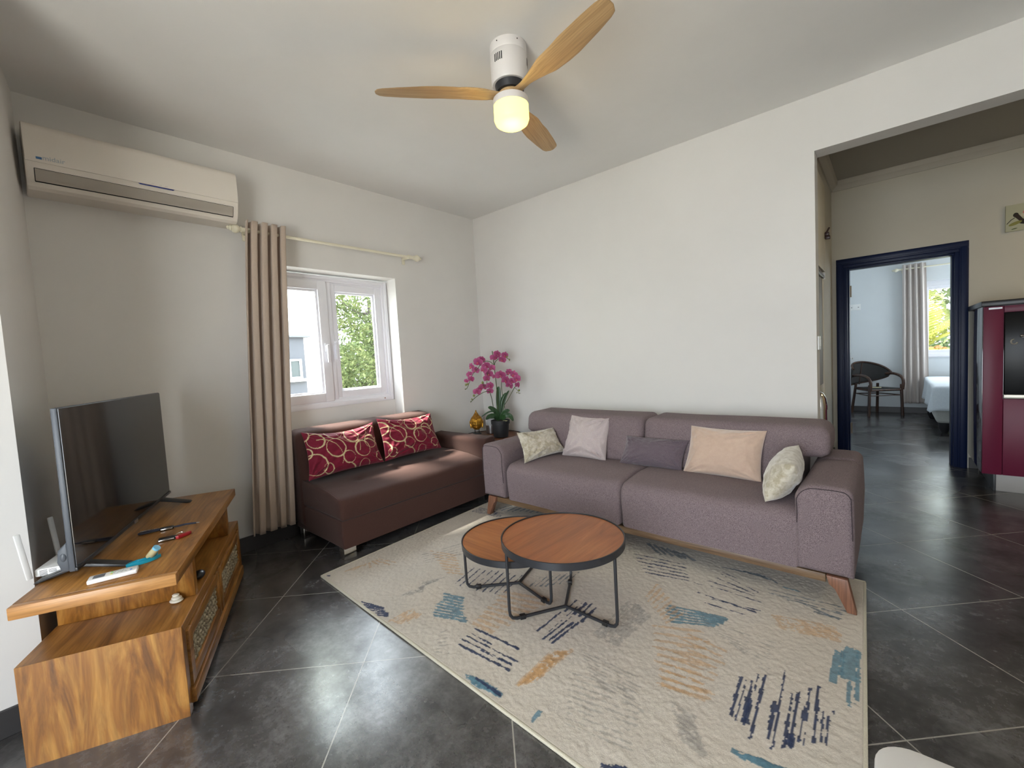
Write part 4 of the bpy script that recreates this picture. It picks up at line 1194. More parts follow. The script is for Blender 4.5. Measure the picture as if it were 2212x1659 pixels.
# ------------------------------------------------------------------ television
tv = thing('television', 'flat-screen television on the teak bench, switched off', 'television', on_bench(0.115, 0.312, ZT), BA)
b_ = MB()
b_.box(0, 1.07, 0.004, 0.022, 0.040, 0.628, 0.004)
b_.build('casing', grey_plastic, tv, smooth=30)
MB().box(0.006, 1.064, 0.0015, 0.0045, 0.054, 0.624).build('screen', pm('tv_screen', (0.004, 0.004, 0.005), 0.07, spec=0.6), tv, smooth=0)
b_ = MB().box(0, 1.07, -0.003, 0.006, 0.040, 0.053, 0.002)
b_.build('bottom_bezel', black_plastic, tv, smooth=30)
b_ = MB()
b_.prism([(0.0225, 0.10), (0.050, 0.12), (0.050, 0.36), (0.0225, 0.42)], 'X', 0.16, 0.92, 0.008)
b_.prism([(0.0225, 0.042), (0.045, 0.045), (0.055, 0.08), (0.050, 0.12), (0.0225, 0.150)], 'X', 0.006, 0.12, 0.006)
b_.ball((0.008, 0.036, 0.095), (0.006, 0.010, 0.016), 14, 10)
b_.build('rear_housing', grey_plastic, tv, smooth=40)
MB().box(0.52, 0.56, -0.0045, -0.003, 0.036, 0.052, 0.0005).build('badge', steel, tv)
for fx in (0.085, 0.945):
    ft = MB()
    ft.prism([(-0.125, 0.0), (-0.118, 0.007), (0.012, 0.045), (0.022, 0.045), (0.142, 0.007), (0.148, 0.0), (0.135, 0.0), (0.017, 0.032), (-0.11, 0.0)], 'X', fx - 0.022, fx + 0.022, 0.002)
    ft.build('foot', black_plastic, tv, smooth=30)

# ------------------------------------------------------------------ router
ro = thing('router', 'white wireless router with angled antennas behind the television', 'router', on_bench(0.225, 0.475, ZT), BA)
MB().box(0, 0.20, -0.115, 0.0, 0.008, 0.036, 0.005).build('body', white_plastic2, ro, smooth=30)
s = MB()
for j in range(5):
    for (a, c_) in ((-0.100, -0.072), (-0.062, -0.040), (-0.036, -0.014)):
        if c_ == -0.040 and j < 2:
            continue
        s.box(-0.0008, 0.0005, a, c_, 0.0115 + j * 0.0045, 0.0130 + j * 0.0045)
s.build('vent_slots', dark_hole, ro, smooth=0)
for (bx, by, tx_, ty_) in ((-0.020, 0.004, -0.034, 0.018), (0.182, 0.006, 0.168, 0.014)):
    a = MB()
    p0, p1 = Vector((bx, by, 0.012)), Vector((tx_, ty_, 0.185))
    q = (p1 - p0).to_track_quat('Z', 'Y').to_matrix().to_4x4()
    a.box(-0.0045, 0.0045, -0.0085, 0.0085, 0, (p1 - p0).length, 0.003, mtx=Matrix.Translation(p0) @ q)
    a.build('antenna', white_plastic2, ro, smooth=40)
cb = MB().tube([on_bench(0.30, 0.48, 0.545), on_bench(0.29, 0.50, 0.47), on_bench(0.27, 0.51, 0.34), on_bench(0.30, 0.515, 0.15), on_bench(0.36, 0.52, 0.01)], 0.004, 8, smooth=5)
tag(cb.build('power_cable', black_plastic), 'thin black cable hanging behind the teak bench below the router', 'cable')

# ------------------------------------------------------------------ remote on the bench
P0, P1 = Vector((-2.118, 0.090, ZT)), Vector((-2.085, 0.222, ZT))
ang = math.atan2(P1.y - P0.y, P1.x - P0.x)
rm = thing('remote_control', 'white remote control with a small screen on the bench edge', 'remote', tuple(P0), ang)
MB().box(0, 0.136, 0.0, 0.050, 0, 0.016, 0.005, 3).build('body', white_plastic2, rm)
MB().box(0.014, 0.046, 0.010, 0.041, 0.0155, 0.0164, 0.0003).build('display', pm('lcd_grey', (0.16, 0.17, 0.19), 0.3), rm)
for k, (bx, by, cn) in enumerate([(0.064, 0.034, 'g'), (0.064, 0.016, 'y'), (0.078, 0.034, 'w'), (0.078, 0.025, 'w'), (0.078, 0.015, 'w'), (0.090, 0.034, 'w'), (0.090, 0.025, 'w'), (0.090, 0.015, 'w'), (0.102, 0.034, 'w'), (0.102, 0.015, 'w'), (0.118, 0.016, 'b')]):
    cm = {'g': pm('green_button', (0.18, 0.55, 0.12), 0.4), 'y': pm('yellow_button', (0.70, 0.62, 0.10), 0.4), 'w': pm('pale_button', (0.60, 0.62, 0.60), 0.4), 'b': pm('blue_button', (0.10, 0.25, 0.60), 0.4)}[cn]
    MB().lathe([(0, 0), (0.004, 0), (0.0035, 0.0015), (0, 0.0015)], (bx, by, 0.0158), 12).build('button', cm, rm)

# ------------------------------------------------------------------ turquoise strap with a labelled vial
teal_m = pm('turquoise_strap', (0.01, 0.33, 0.48), 0.45)
ks = thing('key_strap', 'turquoise strap with a small labelled tube lying on the teak bench', 'key ring', (-2.19, 0.262, ZT), R(105))
s = MB()


def strap(path, w=0.007, th=0.0016, closed=False):
    t = MB()
    pts = [Vector(p) for p in path]

    def f(u, v):
        n_ = len(pts) - 1
        q = min(u * n_, n_ - 1e-6)
        i = int(q)
        fr_ = q - i
        p0, p1, p2, p3 = pts[max(i - 1, 0)], pts[i], pts[i + 1], pts[min(i + 2, n_)]
        c = 0.5 * ((2 * p1) + (-p0 + p2) * fr_ + (2 * p0 - 5 * p1 + 4 * p2 - p3) * fr_ ** 2 + (-p0 + 3 * p1 - 3 * p2 + p3) * fr_ ** 3)
        return c + Vector((0, 0, (v - 0.5) * 2 * w))
    t.sheet(f, 40, 2, th)
    return t


strap([(-0.060, 0.0, 0.008), (-0.03, -0.010, 0.009), (0.0, -0.016, 0.009), (0.030, -0.008, 0.009), (0.045, 0.008, 0.012), (0.036, 0.018, 0.012), (0.022, 0.008, 0.010), (0.0, 0.002, 0.009), (-0.022, 0.012, 0.008), (-0.045, 0.012, 0.008), (-0.062, 0.002, 0.008)]).build('strap', teal_m, ks)
strap([(-0.05, -0.004, 0.008), (-0.02, -0.020, 0.008), (0.015, -0.024, 0.008), (0.045, -0.012, 0.008)], 0.006).build('strap', teal_m, ks)
vm = Matrix.Translation((0.012, 0.0, 0.013)) @ Matrix.Scale(1.35, 4) @ Matrix.Rotation(R(38), 4, 'X') @ Matrix.Rotation(R(20), 4, 'Y')
MB().lathe([(0, 0), (0.0095, 0), (0.0095, 0.030), (0, 0.030)], seg=20, mtx=vm).build('label', pm('yellowed_label', (0.46, 0.40, 0.22), 0.7), ks)
MB().lathe([(0, 0.0303), (0.0098, 0.0303), (0.0098, 0.036), (0.004, 0.037), (0, 0.036)], seg=20, mtx=vm).build('cap', pm('light_blue_cap', (0.16, 0.45, 0.65), 0.35), ks)
MB().tube([(-0.02 + 0.010 * math.cos(a), 0.0 + 0.010 * math.sin(a), 0.010) for a in np.linspace(0, 6.0, 20)], 0.0012, 6).build('split_ring', chrome, ks)

# ------------------------------------------------------------------ car key with red leather fob
red_leather = pm('red_leather', (0.38, 0.012, 0.02), 0.4)
ck = thing('car_key', 'black car key with a red leather fob lying on the bench', 'key', (-2.39, 0.365, ZT), R(75))
MB().box(-0.032, 0.030, -0.015, 0.015, 0.0, 0.014, 0.005, 3).build('key_body', black_plastic, ck)
MB().box(-0.030, 0.024, -0.0162, -0.0148, 0.004, 0.009, 0.0005).build('key_trim', chrome, ck)
fob = MB()
fob.prism([(0.030, -0.022), (0.040, -0.024), (0.078, 0.004), (0.084, 0.016), (0.074, 0.018), (0.040, -0.006)], 'Z', 0.001, 0.016, 0.003)
fob.build('leather_fob', red_leather, ck, smooth=30)
MB().tube([(0.045 + 0.015 * math.cos(a), 0.004 + 0.011 * math.sin(a), 0.014 + 0.004 * math.sin(a)) for a in np.linspace(0, 6.1, 24)], 0.0011, 6).build('split_ring', chrome, ck)

# ------------------------------------------------------------------ key with braided dark lanyard
cord_m = pm('braided_navy_cord', (0.035, 0.040, 0.065), 0.8)
lk = thing('lanyard_key', 'black key fob on a braided dark grey lanyard nearer the screen', 'key', (-2.555, 0.388, ZT), R(72))
MB().box(-0.022, 0.030, -0.010, 0.012, 0.0, 0.014, 0.004, 3).build('key_body', black_plastic, lk)
MB().box(-0.018, 0.026, -0.0112, -0.0098, 0.004, 0.009, 0.0005).build('key_trim', chrome, lk)
MB().tube([(-0.022, 0.003, 0.006), (-0.05, -0.004, 0.006), (-0.085, -0.010, 0.006), (-0.098, 0.0, 0.006), (-0.085, 0.012, 0.006), (-0.055, 0.010, 0.008), (-0.022, 0.006, 0.008)], 0.0042, 8, smooth=6).build('lanyard', cord_m, lk)
bd = MB()
for k in range(10):
    bd.ball((-0.092 + k * 0.0072, 0.013 - 0.0005 * k, 0.011), 0.0030, 8, 6)
bd.build('beading', pm('silver_beads', (0.35, 0.35, 0.37), 0.4, 0.5), lk)
MB().tube([(0.030, 0.002, 0.008), (0.045, -0.003, 0.008), (0.075, 0.004, 0.008), (0.115, 0.0, 0.006)], [0.003, 0.0045, 0.0045, 0.0045], 8, smooth=6).build('lanyard', cord_m, lk)
MB().tube([(0.122 + 0.006 * math.cos(a), 0.006 * math.sin(a), 0.006) for a in np.linspace(0, 6.0, 14)], 0.0014, 6).build('clasp', steel, lk)

# ------------------------------------------------------------------ pebbles and dark gadget on the lower board
stone_m = pm('white_stone', (0.72, 0.68, 0.58), 0.55)
pb = thing('pebble_stack', 'little stack of three flat white pebbles on the lower bench board', 'ornament', (-2.190, 0.352 - 0.01, Z1 + 0.0005), R(20))
z = 0.0
for rx, ry, rz_, ox, rzz in ((0.026, 0.022, 0.0065, 0, 0), (0.020, 0.017, 0.0058, 0.002, 0.4), (0.0135, 0.012, 0.0055, -0.001, 0.2)):
    MB().ball((ox, 0, z + rz_), (rx, ry, rz_), 24, 14).build('pebble', stone_m, pb, smooth=180)
    z += rz_ * 1.85
gd = MB()
gd.ball((0, 0, 0.018), (0.034, 0.024, 0.018), 20, 12)
gd = gd.build('gadget', pm('dark_rubber', (0.012, 0.013, 0.017), 0.3), None)
gd.location = (-2.352, 0.455, Z1 + 0.0005)
gd.rotation_euler = (0, 0, BA)
tag(gd, 'small rounded black gadget on the open shelf of the teak bench', 'gadget')

# ------------------------------------------------------------------ air conditioner
ac = thing('air_conditioner', 'cream wall-mounted split air conditioner high on the window wall', 'air conditioner', (XW, 0.098, 2.250))
AL = 0.935
prof = [(0.0, 0.315), (0.175, 0.315)] + [(0.175 + 0.03 * math.sin(R(a)), 0.285 + 0.03 * math.cos(R(a))) for a in range(0, 91, 18)] + [(0.205, 0.118), (0.200, 0.10), (0.182, 0.045), (0.160, 0.012), (0.140, 0.0), (0.0, 0.0)]
MB().prism([(a, c_) for a, c_ in prof], 'Y', 0.0, AL, 0.006).build('body', white_plastic, ac, smooth=17)
fp = [(0.2052, 0.122), (0.2100, 0.122), (0.2102, 0.280), (0.198, 0.306), (0.185, 0.3145), (0.183, 0.311), (0.2052, 0.283)]
MB().prism(fp, 'Y', 0.002, AL - 0.002, 0.002).build('front_panel', pm('warm_white_gloss', (0.76, 0.71, 0.64), 0.25), ac, smooth=35)


def slope(zz):
    return np.interp(zz, [0.012, 0.045, 0.10, 0.118], [0.160, 0.182, 0.200, 0.205])


sl = MB()
# dark outline of the louvre slot
z0, z1_, ya, yb = 0.034, 0.092, 0.030, AL - 0.030


def strip(ya_, yb_, za, zb, e=0.0012):
    t = bmesh.new()
    zs = np.linspace(za, zb, max(2, int((zb - za) / 0.01) + 1))
    g = [[t.verts.new((slope(q) + e, y, q)) for q in zs] for y in (ya_, yb_)]
    for k in range(len(zs) - 1):
        t.faces.new((g[0][k], g[1][k], g[1][k + 1], g[0][k + 1]))
    bmesh.ops.solidify(t, geom=t.faces[:], thickness=0.0012)
    return t


sl._merge(strip(ya, yb, z1_ - 0.0008, z1_ + 0.0012))
sl._merge(strip(ya, yb, z0 - 0.0025, z0 + 0.002))
sl._merge(strip(ya - 0.0008, ya + 0.0022, z0, z1_))
sl._merge(strip(yb - 0.0015, yb + 0.0008, z0, z1_))
sl.build('slot_gap', dark_hole, ac, smooth=0)
t = MB()
t._merge(strip(ya + 0.003, yb - 0.002, z0 + 0.0035, z1_ - 0.001, 0.0010))
t.build('louvre', white_plastic, ac, smooth=15)
t = MB().prism([(0.430, 0.1195), (0.438, 0.1135), (0.590, 0.1135), (0.597, 0.1195)], 'X', 0.2105, 0.2125, 0.0004)
t.build('display_strip', pm('blue_plastic', (0.008, 0.025, 0.22), 0.25), ac)
for y in (0.490, 0.525, 0.552):
    MB().box(0.2100, 0.2108, y, y + 0.013, 0.1300, 0.1312).build('indicator_mark', pm('grey_print', (0.40, 0.38, 0.36), 0.6), ac)
mt = Matrix.Translation((0.2106, 0.062, 0.1365)) @ Matrix(((0, 0, 1, 0), (1, 0, 0, 0), (0, 1, 0, 0), (0, 0, 0, 1)))
text('lettering', 'midair', 0.032, pm('grey_blue_print', (0.36, 0.42, 0.47), 0.5), ac, mt)
MB().box(0.2100, 0.2112, 0.040, 0.061, 0.1360, 0.1475, 0.0004).build('logo', pm('blue_print', (0.05, 0.17, 0.36), 0.5), ac)

# ------------------------------------------------------------------ ceiling fan
fan_wood = wood('pale_oak', (0.42, 0.26, 0.12), (0.50, 0.33, 0.16), (0.58, 0.40, 0.21), 'X', 1.0, 0.45, streak=22, dist=1.0, fine=0.25)
fan = thing('ceiling_fan', 'white ceiling fan with three wooden blades and a lit lamp', 'ceiling fan', (-1.411, 1.707, H))
MB().lathe([(0, 0), (0.089, 0), (0.0905, -0.004), (0.0905, -0.044), (0.089, -0.046), (0.0905, -0.048), (0.0895, -0.175), (0.084, -0.182), (0, -0.182)], seg=64).build('motor_housing', pm('white_metal', (0.72, 0.70, 0.69), 0.4), fan)
for a0 in (-178, -96, 28, 118):
    s = MB()
    for k in range(5):
        a = R(a0 + k * 6.2)
        s.box(-0.0018, 0.0018, -0.0022, 0.0022, -0.105, -0.070, mtx=Matrix.Rotation(a, 4, 'Z') @ Matrix.Translation((0.0895, 0, 0)))
    s.build('vent_slots', dark_hole, fan, smooth=0)
for a0 in (-85, -20, 60, 160):
    MB().ball((0.0905 * math.cos(R(a0)), 0.0905 * math.sin(R(a0)), -0.016), 0.003, 8, 6).build('screw', dark_hole, fan)
MB().lathe([(0, -0.1825), (0.074, -0.1825), (0.066, -0.214), (0, -0.214)], seg=48).build('spindle', black_metal, fan)
hub = MB().lathe([(0, -0.214), (0.052, -0.214), (0.060, -0.222), (0.060, -0.240), (0.052, -0.246), (0, -0.246)], seg=48)
hub.build('hub', fan_wood, fan)


def blade(a):
    t = bmesh.new()
    N = 44
    rings = []
    for i in range(N + 1):
        s_ = i / N
        r = 0.045 + 0.605 * s_
        w = np.interp(s_, [0, 0.08, 0.2, 0.38, 0.6, 0.82, 0.94, 0.985, 1.0], [0.050, 0.052, 0.078, 0.116, 0.126, 0.108, 0.092, 0.072, 0.030])
        cx = np.interp(s_, [0, 0.2, 0.5, 1.0], [0.0, 0.006, 0.012, -0.004])
        th = np.interp(s_, [0, 0.15, 0.5, 1.0], [0.020, 0.014, 0.009, 0.006])
        pitch = R(np.interp(s_, [0, 0.12, 0.35, 1.0], [4, 16, PITCH, PITCH - 5]))
        zc = -0.231 + np.interp(s_, [0, 0.3, 1], [0.0, 0.004, 0.006])
        ring = []
        for k in range(16):
            q = 2 * PI * k / 16
            yy = cx + w / 2 * math.copysign(abs(math.cos(q)) ** 0.7, math.cos(q))
            zz = th / 2 * math.copysign(abs(math.sin(q)) ** 0.8, math.sin(q))
            ring.append(t.verts.new((r, yy * math.cos(pitch) - zz * math.sin(pitch), zc + yy * math.sin(pitch) + zz * math.cos(pitch))))
        rings.append(ring)
    for i in range(N):
        for k in range(16):
            t.faces.new((rings[i][k], rings[i][(k + 1) % 16], rings[i + 1][(k + 1) % 16], rings[i + 1][k]))
    t.faces.new(rings[0])
    t.faces.new(rings[-1])
    bmesh.ops.recalc_face_normals(t, faces=t.faces)
    mb = MB()
    mb._merge(t)
    o = mb.build('blade', fan_wood, fan, smooth=50)
    o.rotation_euler = (0, 0, R(a))
    return o


for a in (-131.5, -13.0, 108.0):
    blade(a)
MB().lathe([(0, -0.2465), (0.080, -0.2465), (0.087, -0.250), (0.088, -0.256), (0.088, -0.282), (0.0, -0.282)], seg=64).build('lamp_ring', pm('white_metal', (0.72, 0.70, 0.69), 0.4), fan)
lampm = emit('lit_opal_glass', (1.0, 0.88, 0.17), 2.4)
MB().lathe([(0, -0.2825), (0.086, -0.2825), (0.0865, -0.345), (0.080, -0.362), (0.066, -0.372), (0.035, -0.377), (0, -0.378)], seg=64).build('lamp_shade', lampm, fan)
light('fan_lamp', 'POINT', (-1.411, 1.707, H - 0.45), FANL, (1.0, 0.66, 0.28), shadow_soft_size=0.08)

# ------------------------------------------------------------------ curtains and rods
curtain_m = fabric('blush_curtain_cloth', (0.43, 0.345, 0.275), (0.50, 0.405, 0.33), 350, 0.85, 0.2, 0.35)


def curtain(label, c0, axis, top, bottom, ztop, zbot, folds, amp, mat, seed=0, hem=0.08, twist=0.0):
    """c0: fixed coordinate of the rod; axis 'Y' or 'X' the running direction; top/bottom: (start, end) along it"""
    sgn = 1

    def f(u, v):
        z = ztop + (zbot - ztop) * v
        a = top[0] + (bottom[0] - top[0]) * v ** 0.8
        b = top[1] + (bottom[1] - top[1]) * v ** 0.8
        ph = 2 * PI * folds * u + seed
        am = amp * (1.0 - 0.30 * v) * (1 + 0.25 * noise.noise(Vector((u * 5, v * 2, seed))))
        off = am * (2 * (0.5 + 0.5 * math.cos(ph)) ** 0.34 - 1)
        along = a + (b - a) * u + 0.008 * math.sin(2 * ph) + 0.012 * v * noise.noise(Vector((u * 4, v * 3, seed + 4)))
        off += 0.012 * v * noise.noise(Vector((u * 3, v * 2.5, seed + 9)))
        return Vector((c0 + off, along, z)) if axis == 'Y' else Vector((along, c0 + off, z))
    o = MB().sheet(f, folds * 28, 60, 0.003).build('curtain', mat, None, smooth=180)
    tag(o, label, 'curtain')

    def f2(u, v):
        p = f(u, 1 - hem / (ztop - zbot) * 0)
        q = f(u, 1 - 0.001)
        return q + Vector((0, 0, v * hem))
    return o


cur = curtain('blush beige eyelet curtain drawn to the left of the window', -3.312, 'Y', (1.085, 1.335), (0.955, 1.235), 2.292, 0.135, 4, 0.046, curtain_m, seed=0.4)


def rod(label, p0, p1, zc, fixed, axis, wall, ends=(True, True), r=0.011):
    o = thing('curtain_rod', label, 'curtain rod', (fixed, p0, zc) if axis == 'Y' else (p0, fixed, zc), 0 if axis == 'Y' else -PI / 2)
    Ln = p1 - p0
    # local frame: runs along +Y
    MB().tube([(0, -0.01, 0), (0, Ln + 0.01, 0)], r, 16).build('rod', rod_m, o)
    for e, s_ in ((0.0, -1), (Ln, 1)):
        if not ends[0 if s_ < 0 else 1]:
            continue
        mt = Matrix.Translation((0, e, 0)) @ Matrix.Rotation(-s_ * PI / 2, 4, 'X')
        MB().lathe([(0, 0), (0.015, 0), (0.017, 0.006), (0.014, 0.012), (0.016, 0.030), (0.020, 0.033), (0.014, 0.038), (0.026, 0.055), (0.031, 0.068), (0.027, 0.082), (0.014, 0.090), (0.019, 0.096), (0.015, 0.104), (0.010, 0.107), (0.012, 0.113), (0.007, 0.119), (0, 0.121)], seg=20, mtx=mt).build('finial', rod_m, o)
        br = MB()
        ye = e + s_ * -0.015
        br.lathe([(0.0115, -0.016), (0.018, -0.016), (0.018, 0.016), (0.0115, 0.016)], seg=20, mtx=Matrix.Translation((0, ye, 0)) @ Matrix.Rotation(PI / 2, 4, 'X'), cap=False)
        br.box(-abs(wall), -0.014, ye - 0.011, ye + 0.011, -0.012, 0.010, 0.004)
        br.box(-abs(wall), -abs(wall) + 0.010, ye - 0.016, ye + 0.016, -0.052, 0.014, 0.006)
        br.box(-abs(wall) + 0.0095, -abs(wall) + 0.0115, ye - 0.003, ye + 0.003, -0.044, -0.038)
        br.build('bracket', rod_m, o)
    return o


rod('ivory curtain rod with turned finials above the living room window', 1.10, 2.45, 2.233, -3.32, 'Y', 0.10)

# ------------------------------------------------------------------ corner side table and what stands on it
dk_wood = wood('dark_cherry', (0.10, 0.035, 0.018), (0.17, 0.065, 0.032), (0.23, 0.10, 0.05), 'X', 0.6, 0.35, streak=13, dist=1.4, fine=0.2)
stb = thing('side_table', 'round dark wood corner table with a black rim between both sofas', 'table', (-3.02, 3.055, 0))
ZS = 0.495
MB().lathe([(0, ZS - 0.022), (0.306, ZS - 0.022), (0.306, ZS - 0.003), (0, ZS - 0.003)], seg=72).build('table_top', dk_wood, stb, smooth=30)
MB().lathe([(0.3065, ZS - 0.032), (0.312, ZS - 0.032), (0.312, ZS + 0.002), (0.3065, ZS + 0.002), (0.3065, ZS - 0.032)], seg=96, cap=False).build('rim', black_metal, stb)
for a in (40, 160, 280):
    u = Vector((math.cos(R(a)), math.sin(R(a)), 0))
    MB().tube([u * 0.29 + Vector((0, 0, ZS - 0.03)), u * 0.288 + Vector((0, 0, 0.04)), u * 0.26 + Vector((0, 0, 0.008)), Vector((0, 0, 0.008))], 0.0075, 10).build('leg', black_metal, stb)

AX = math.atan2(0.6582, 0.7507)      # orchid turned so that its local X follows the line of its flower sprays
orc = thing('orchid', 'artificial magenta orchid in a black pot on the corner table', 'potted plant', (-2.872, 3.05, ZS), AX)
pot_m = pm('black_pot', (0.014, 0.014, 0.016), 0.6)
MB().lathe([(0, 0), (0.066, 0), (0.070, 0.003), (0.084, 0.128), (0.091, 0.130), (0.0935, 0.165), (0.088, 0.166), (0.084, 0.150), (0, 0.148)], seg=48).build('pot', pot_m, orc)
MB().lathe([(0, 0.1482), (0.082, 0.1482), (0.05, 0.156), (0, 0.158)], seg=24).build('soil', pm('dark_soil', (0.03, 0.02, 0.014), 0.95), orc)
KO = 4.2285 / 931.0 / 7.54


def oc(x, y, d=0.0):
    return Vector(((x - 780) * KO, d, (1530 - y) * KO))


stem_m = pm('orchid_stem', (0.06, 0.085, 0.025), 0.55)
for k, (pts, r, d0, d1) in enumerate([
    ([(715, 135), (733, 400), (750, 700), (752, 1000), (752, 1240)], 0.0042, 0.0, 0.0),
    ([(735, 430), (715, 350), (670, 305), (600, 292), (540, 320), (470, 400), (400, 470), (345, 570), (285, 700), (250, 722)], 0.0030, 0.0, -0.06),
    ([(738, 420), (742, 340), (765, 300), (815, 262), (900, 240), (985, 290)], 0.0030, 0.0, 0.03),
    ([(690, 1240), (676, 1000), (655, 850), (625, 780), (560, 780), (480, 815), (400, 865), (328, 930)], 0.0032, 0.0, -0.08),
    ([(735, 440), (700, 400), (640, 430), (610, 520), (600, 640), (560, 690), (530, 610)], 0.0025, 0.0, -0.04),
    ([(850, 1240), (845, 1060), (930, 920), (1020, 770), (1060, 700), (1040, 560)], 0.0034, 0.02, -0.05),
    ([(868, 1240), (858, 1020), (835, 830), (833, 660), (870, 560), (960, 520)], 0.0030, 0.04, 0.0),
    ([(1045, 740), (1080, 775), (1110, 830), (1130, 830)], 0.0020, -0.05, -0.06),
]):
    n_ = len(pts)
    MB().tube([oc(x, y, d0 + (d1 - d0) * i / (n_ - 1)) for i, (x, y) in enumerate(pts)], r, 8, smooth=5).build('stem', stem_m, orc)
leaf_m = wood('orchid_leaf', (0.012, 0.035, 0.012), (0.022, 0.065, 0.020), (0.035, 0.10, 0.03), 'Z', 1.0, 0.35, streak=60, dist=0.1, fine=0.15)
for k, (pts, w, dd) in enumerate([
    ([(775, 1250), (768, 1000), (778, 800), (782, 712)], 0.026, 0.02),
    ([(800, 1250), (820, 1080), (880, 900), (950, 790)], 0.016, 0.06),
    ([(770, 1250), (720, 1120), (650, 1055), (600, 1028)], 0.022, -0.05),
    ([(760, 1260), (700, 1190), (620, 1180), (555, 1215)], 0.026, -0.09),
    ([(790, 1250), (830, 1170), (890, 1115), (945, 1100)], 0.022, -0.04),
    ([(810, 1255), (870, 1190), (940, 1190), (992, 1268)], 0.026, -0.07),
    ([(745, 1250), (690, 1130), (600, 1125), (468, 1202)], 0.010, 0.05),
    ([(760, 1255), (690, 1110), (668, 1080), (640, 1050)], 0.018, 0.06),
    ([(785, 1250), (800, 1000), (850, 880), (900, 820)], 0.014, 0.02),
]):
    P = [oc(x, y, dd * i / 3) for i, (x, y) in enumerate(pts)]

    def lf_(u, v, P=P, w=w):
        q = min(u * 3, 2.999)
        i = int(q)
        t_ = q - i
        p0, p1, p2, p3 = P[max(i - 1, 0)], P[i], P[i + 1], P[min(i + 2, 3)]
        c = 0.5 * ((2 * p1) + (-p0 + p2) * t_ + (2 * p0 - 5 * p1 + 4 * p2 - p3) * t_ ** 2 + (-p0 + 3 * p1 - 3 * p2 + p3) * t_ ** 3)
        tg = (P[min(i + 1, 3)] - P[i]).normalized()
        sd = tg.cross(Vector((0.25, -1, 0.2))).normalized()
        ww = w * (math.sin(PI * min(1, u * 0.93 + 0.07)) ** 0.6 if u < 1 else 0)
        return c + sd * ww * (v - 0.5) * 2 + Vector((0, 0.4, -0.3)) * (abs(v - 0.5) * 2) ** 2 * ww * -0.6
    MB().sheet(lf_, 22, 6, 0.0015).build('leaf', leaf_m, orc, smooth=180)

petal_m = pm('magenta_petal', (0.45, 0.06, 0.22), 0.6, spec=0.3)
n, l, b = nodes(petal_m)
at_ = n.new('ShaderNodeAttribute')
at_.attribute_name = 'tint'
l.new(at_.outputs['Color'], b.inputs['Base Color'])
b.inputs['Sheen Weight'].default_value = 0.3


def make_flower(seed):
    rnd = random.Random(seed)
    mb = bmesh.new()
    cols = []

    def petal(ang, ln, wd, curl, lift, c_in, c_out):
        ca, sa = math.cos(ang), math.sin(ang)
        nu, nv = 7, 6
        g = []
        for i in range(nu + 1):
            row = []
            u = i / nu
            for j in range(nv + 1):
                v = (j / nv - 0.5) * 2
                hw = wd * (math.sin(PI * min(1.0, u * 0.88 + 0.06)) ** 0.65)
                if i == nu:
                    hw = wd * 0.25
                x = ln * u
                y = hw * v
                z = -lift * ln * math.sin(u * PI * 0.5) + curl * ln * u * u + 0.10 * ln * (1 - v * v) * u + 0.03 * ln * math.sin(6 * v + seed)
                p = Vector((x * ca - y * sa, z, x * sa + y * ca))
                row.append(mb.verts.new(p))
                k = u ** 0.8
                vv = 0.9 + 0.12 * abs(v)
                cols.append([(c_in[q] * (1 - k) + c_out[q] * k) * vv for q in range(3)])
            g.append(row)
        for i in range(nu):
            for j in range(nv):
                mb.faces.new((g[i][j], g[i + 1][j], g[i + 1][j + 1], g[i][j + 1]))
    ci, co = (0.24, 0.006, 0.09), (0.46, 0.10, 0.24)
    for a in (90, 215, 325):
        petal(R(a + rnd.uniform(-8, 8)), 0.034, 0.012, rnd.uniform(0, 0.3), 0.05, ci, co)
    for a in (12, 168):
        petal(R(a + rnd.uniform(-8, 8)), 0.036, 0.021, rnd.uniform(-0.1, 0.2), -0.10, ci, co)
    petal(R(270), 0.018, 0.009, -0.5, 0.6, (0.38, 0.005, 0.10), (0.42, 0.01, 0.12))
    petal(R(250), 0.012, 0.006, -0.8, 0.5, (0.60, 0.40, 0.10), (0.40, 0.02, 0.10))
    me_ = bpy.data.meshes.new('flower')
    mb.to_mesh(me_)
    mb.free()
    at = me_.color_attributes.new('tint', 'FLOAT_COLOR', 'POINT')
    arr = np.ones((len(me_.vertices), 4), dtype=np.float32)
    arr[:, :3] = np.array(cols)
    at.data.foreach_set('color', arr.ravel())
    me_.shade_smooth()
    me_.materials.append(petal_m)
    return me_


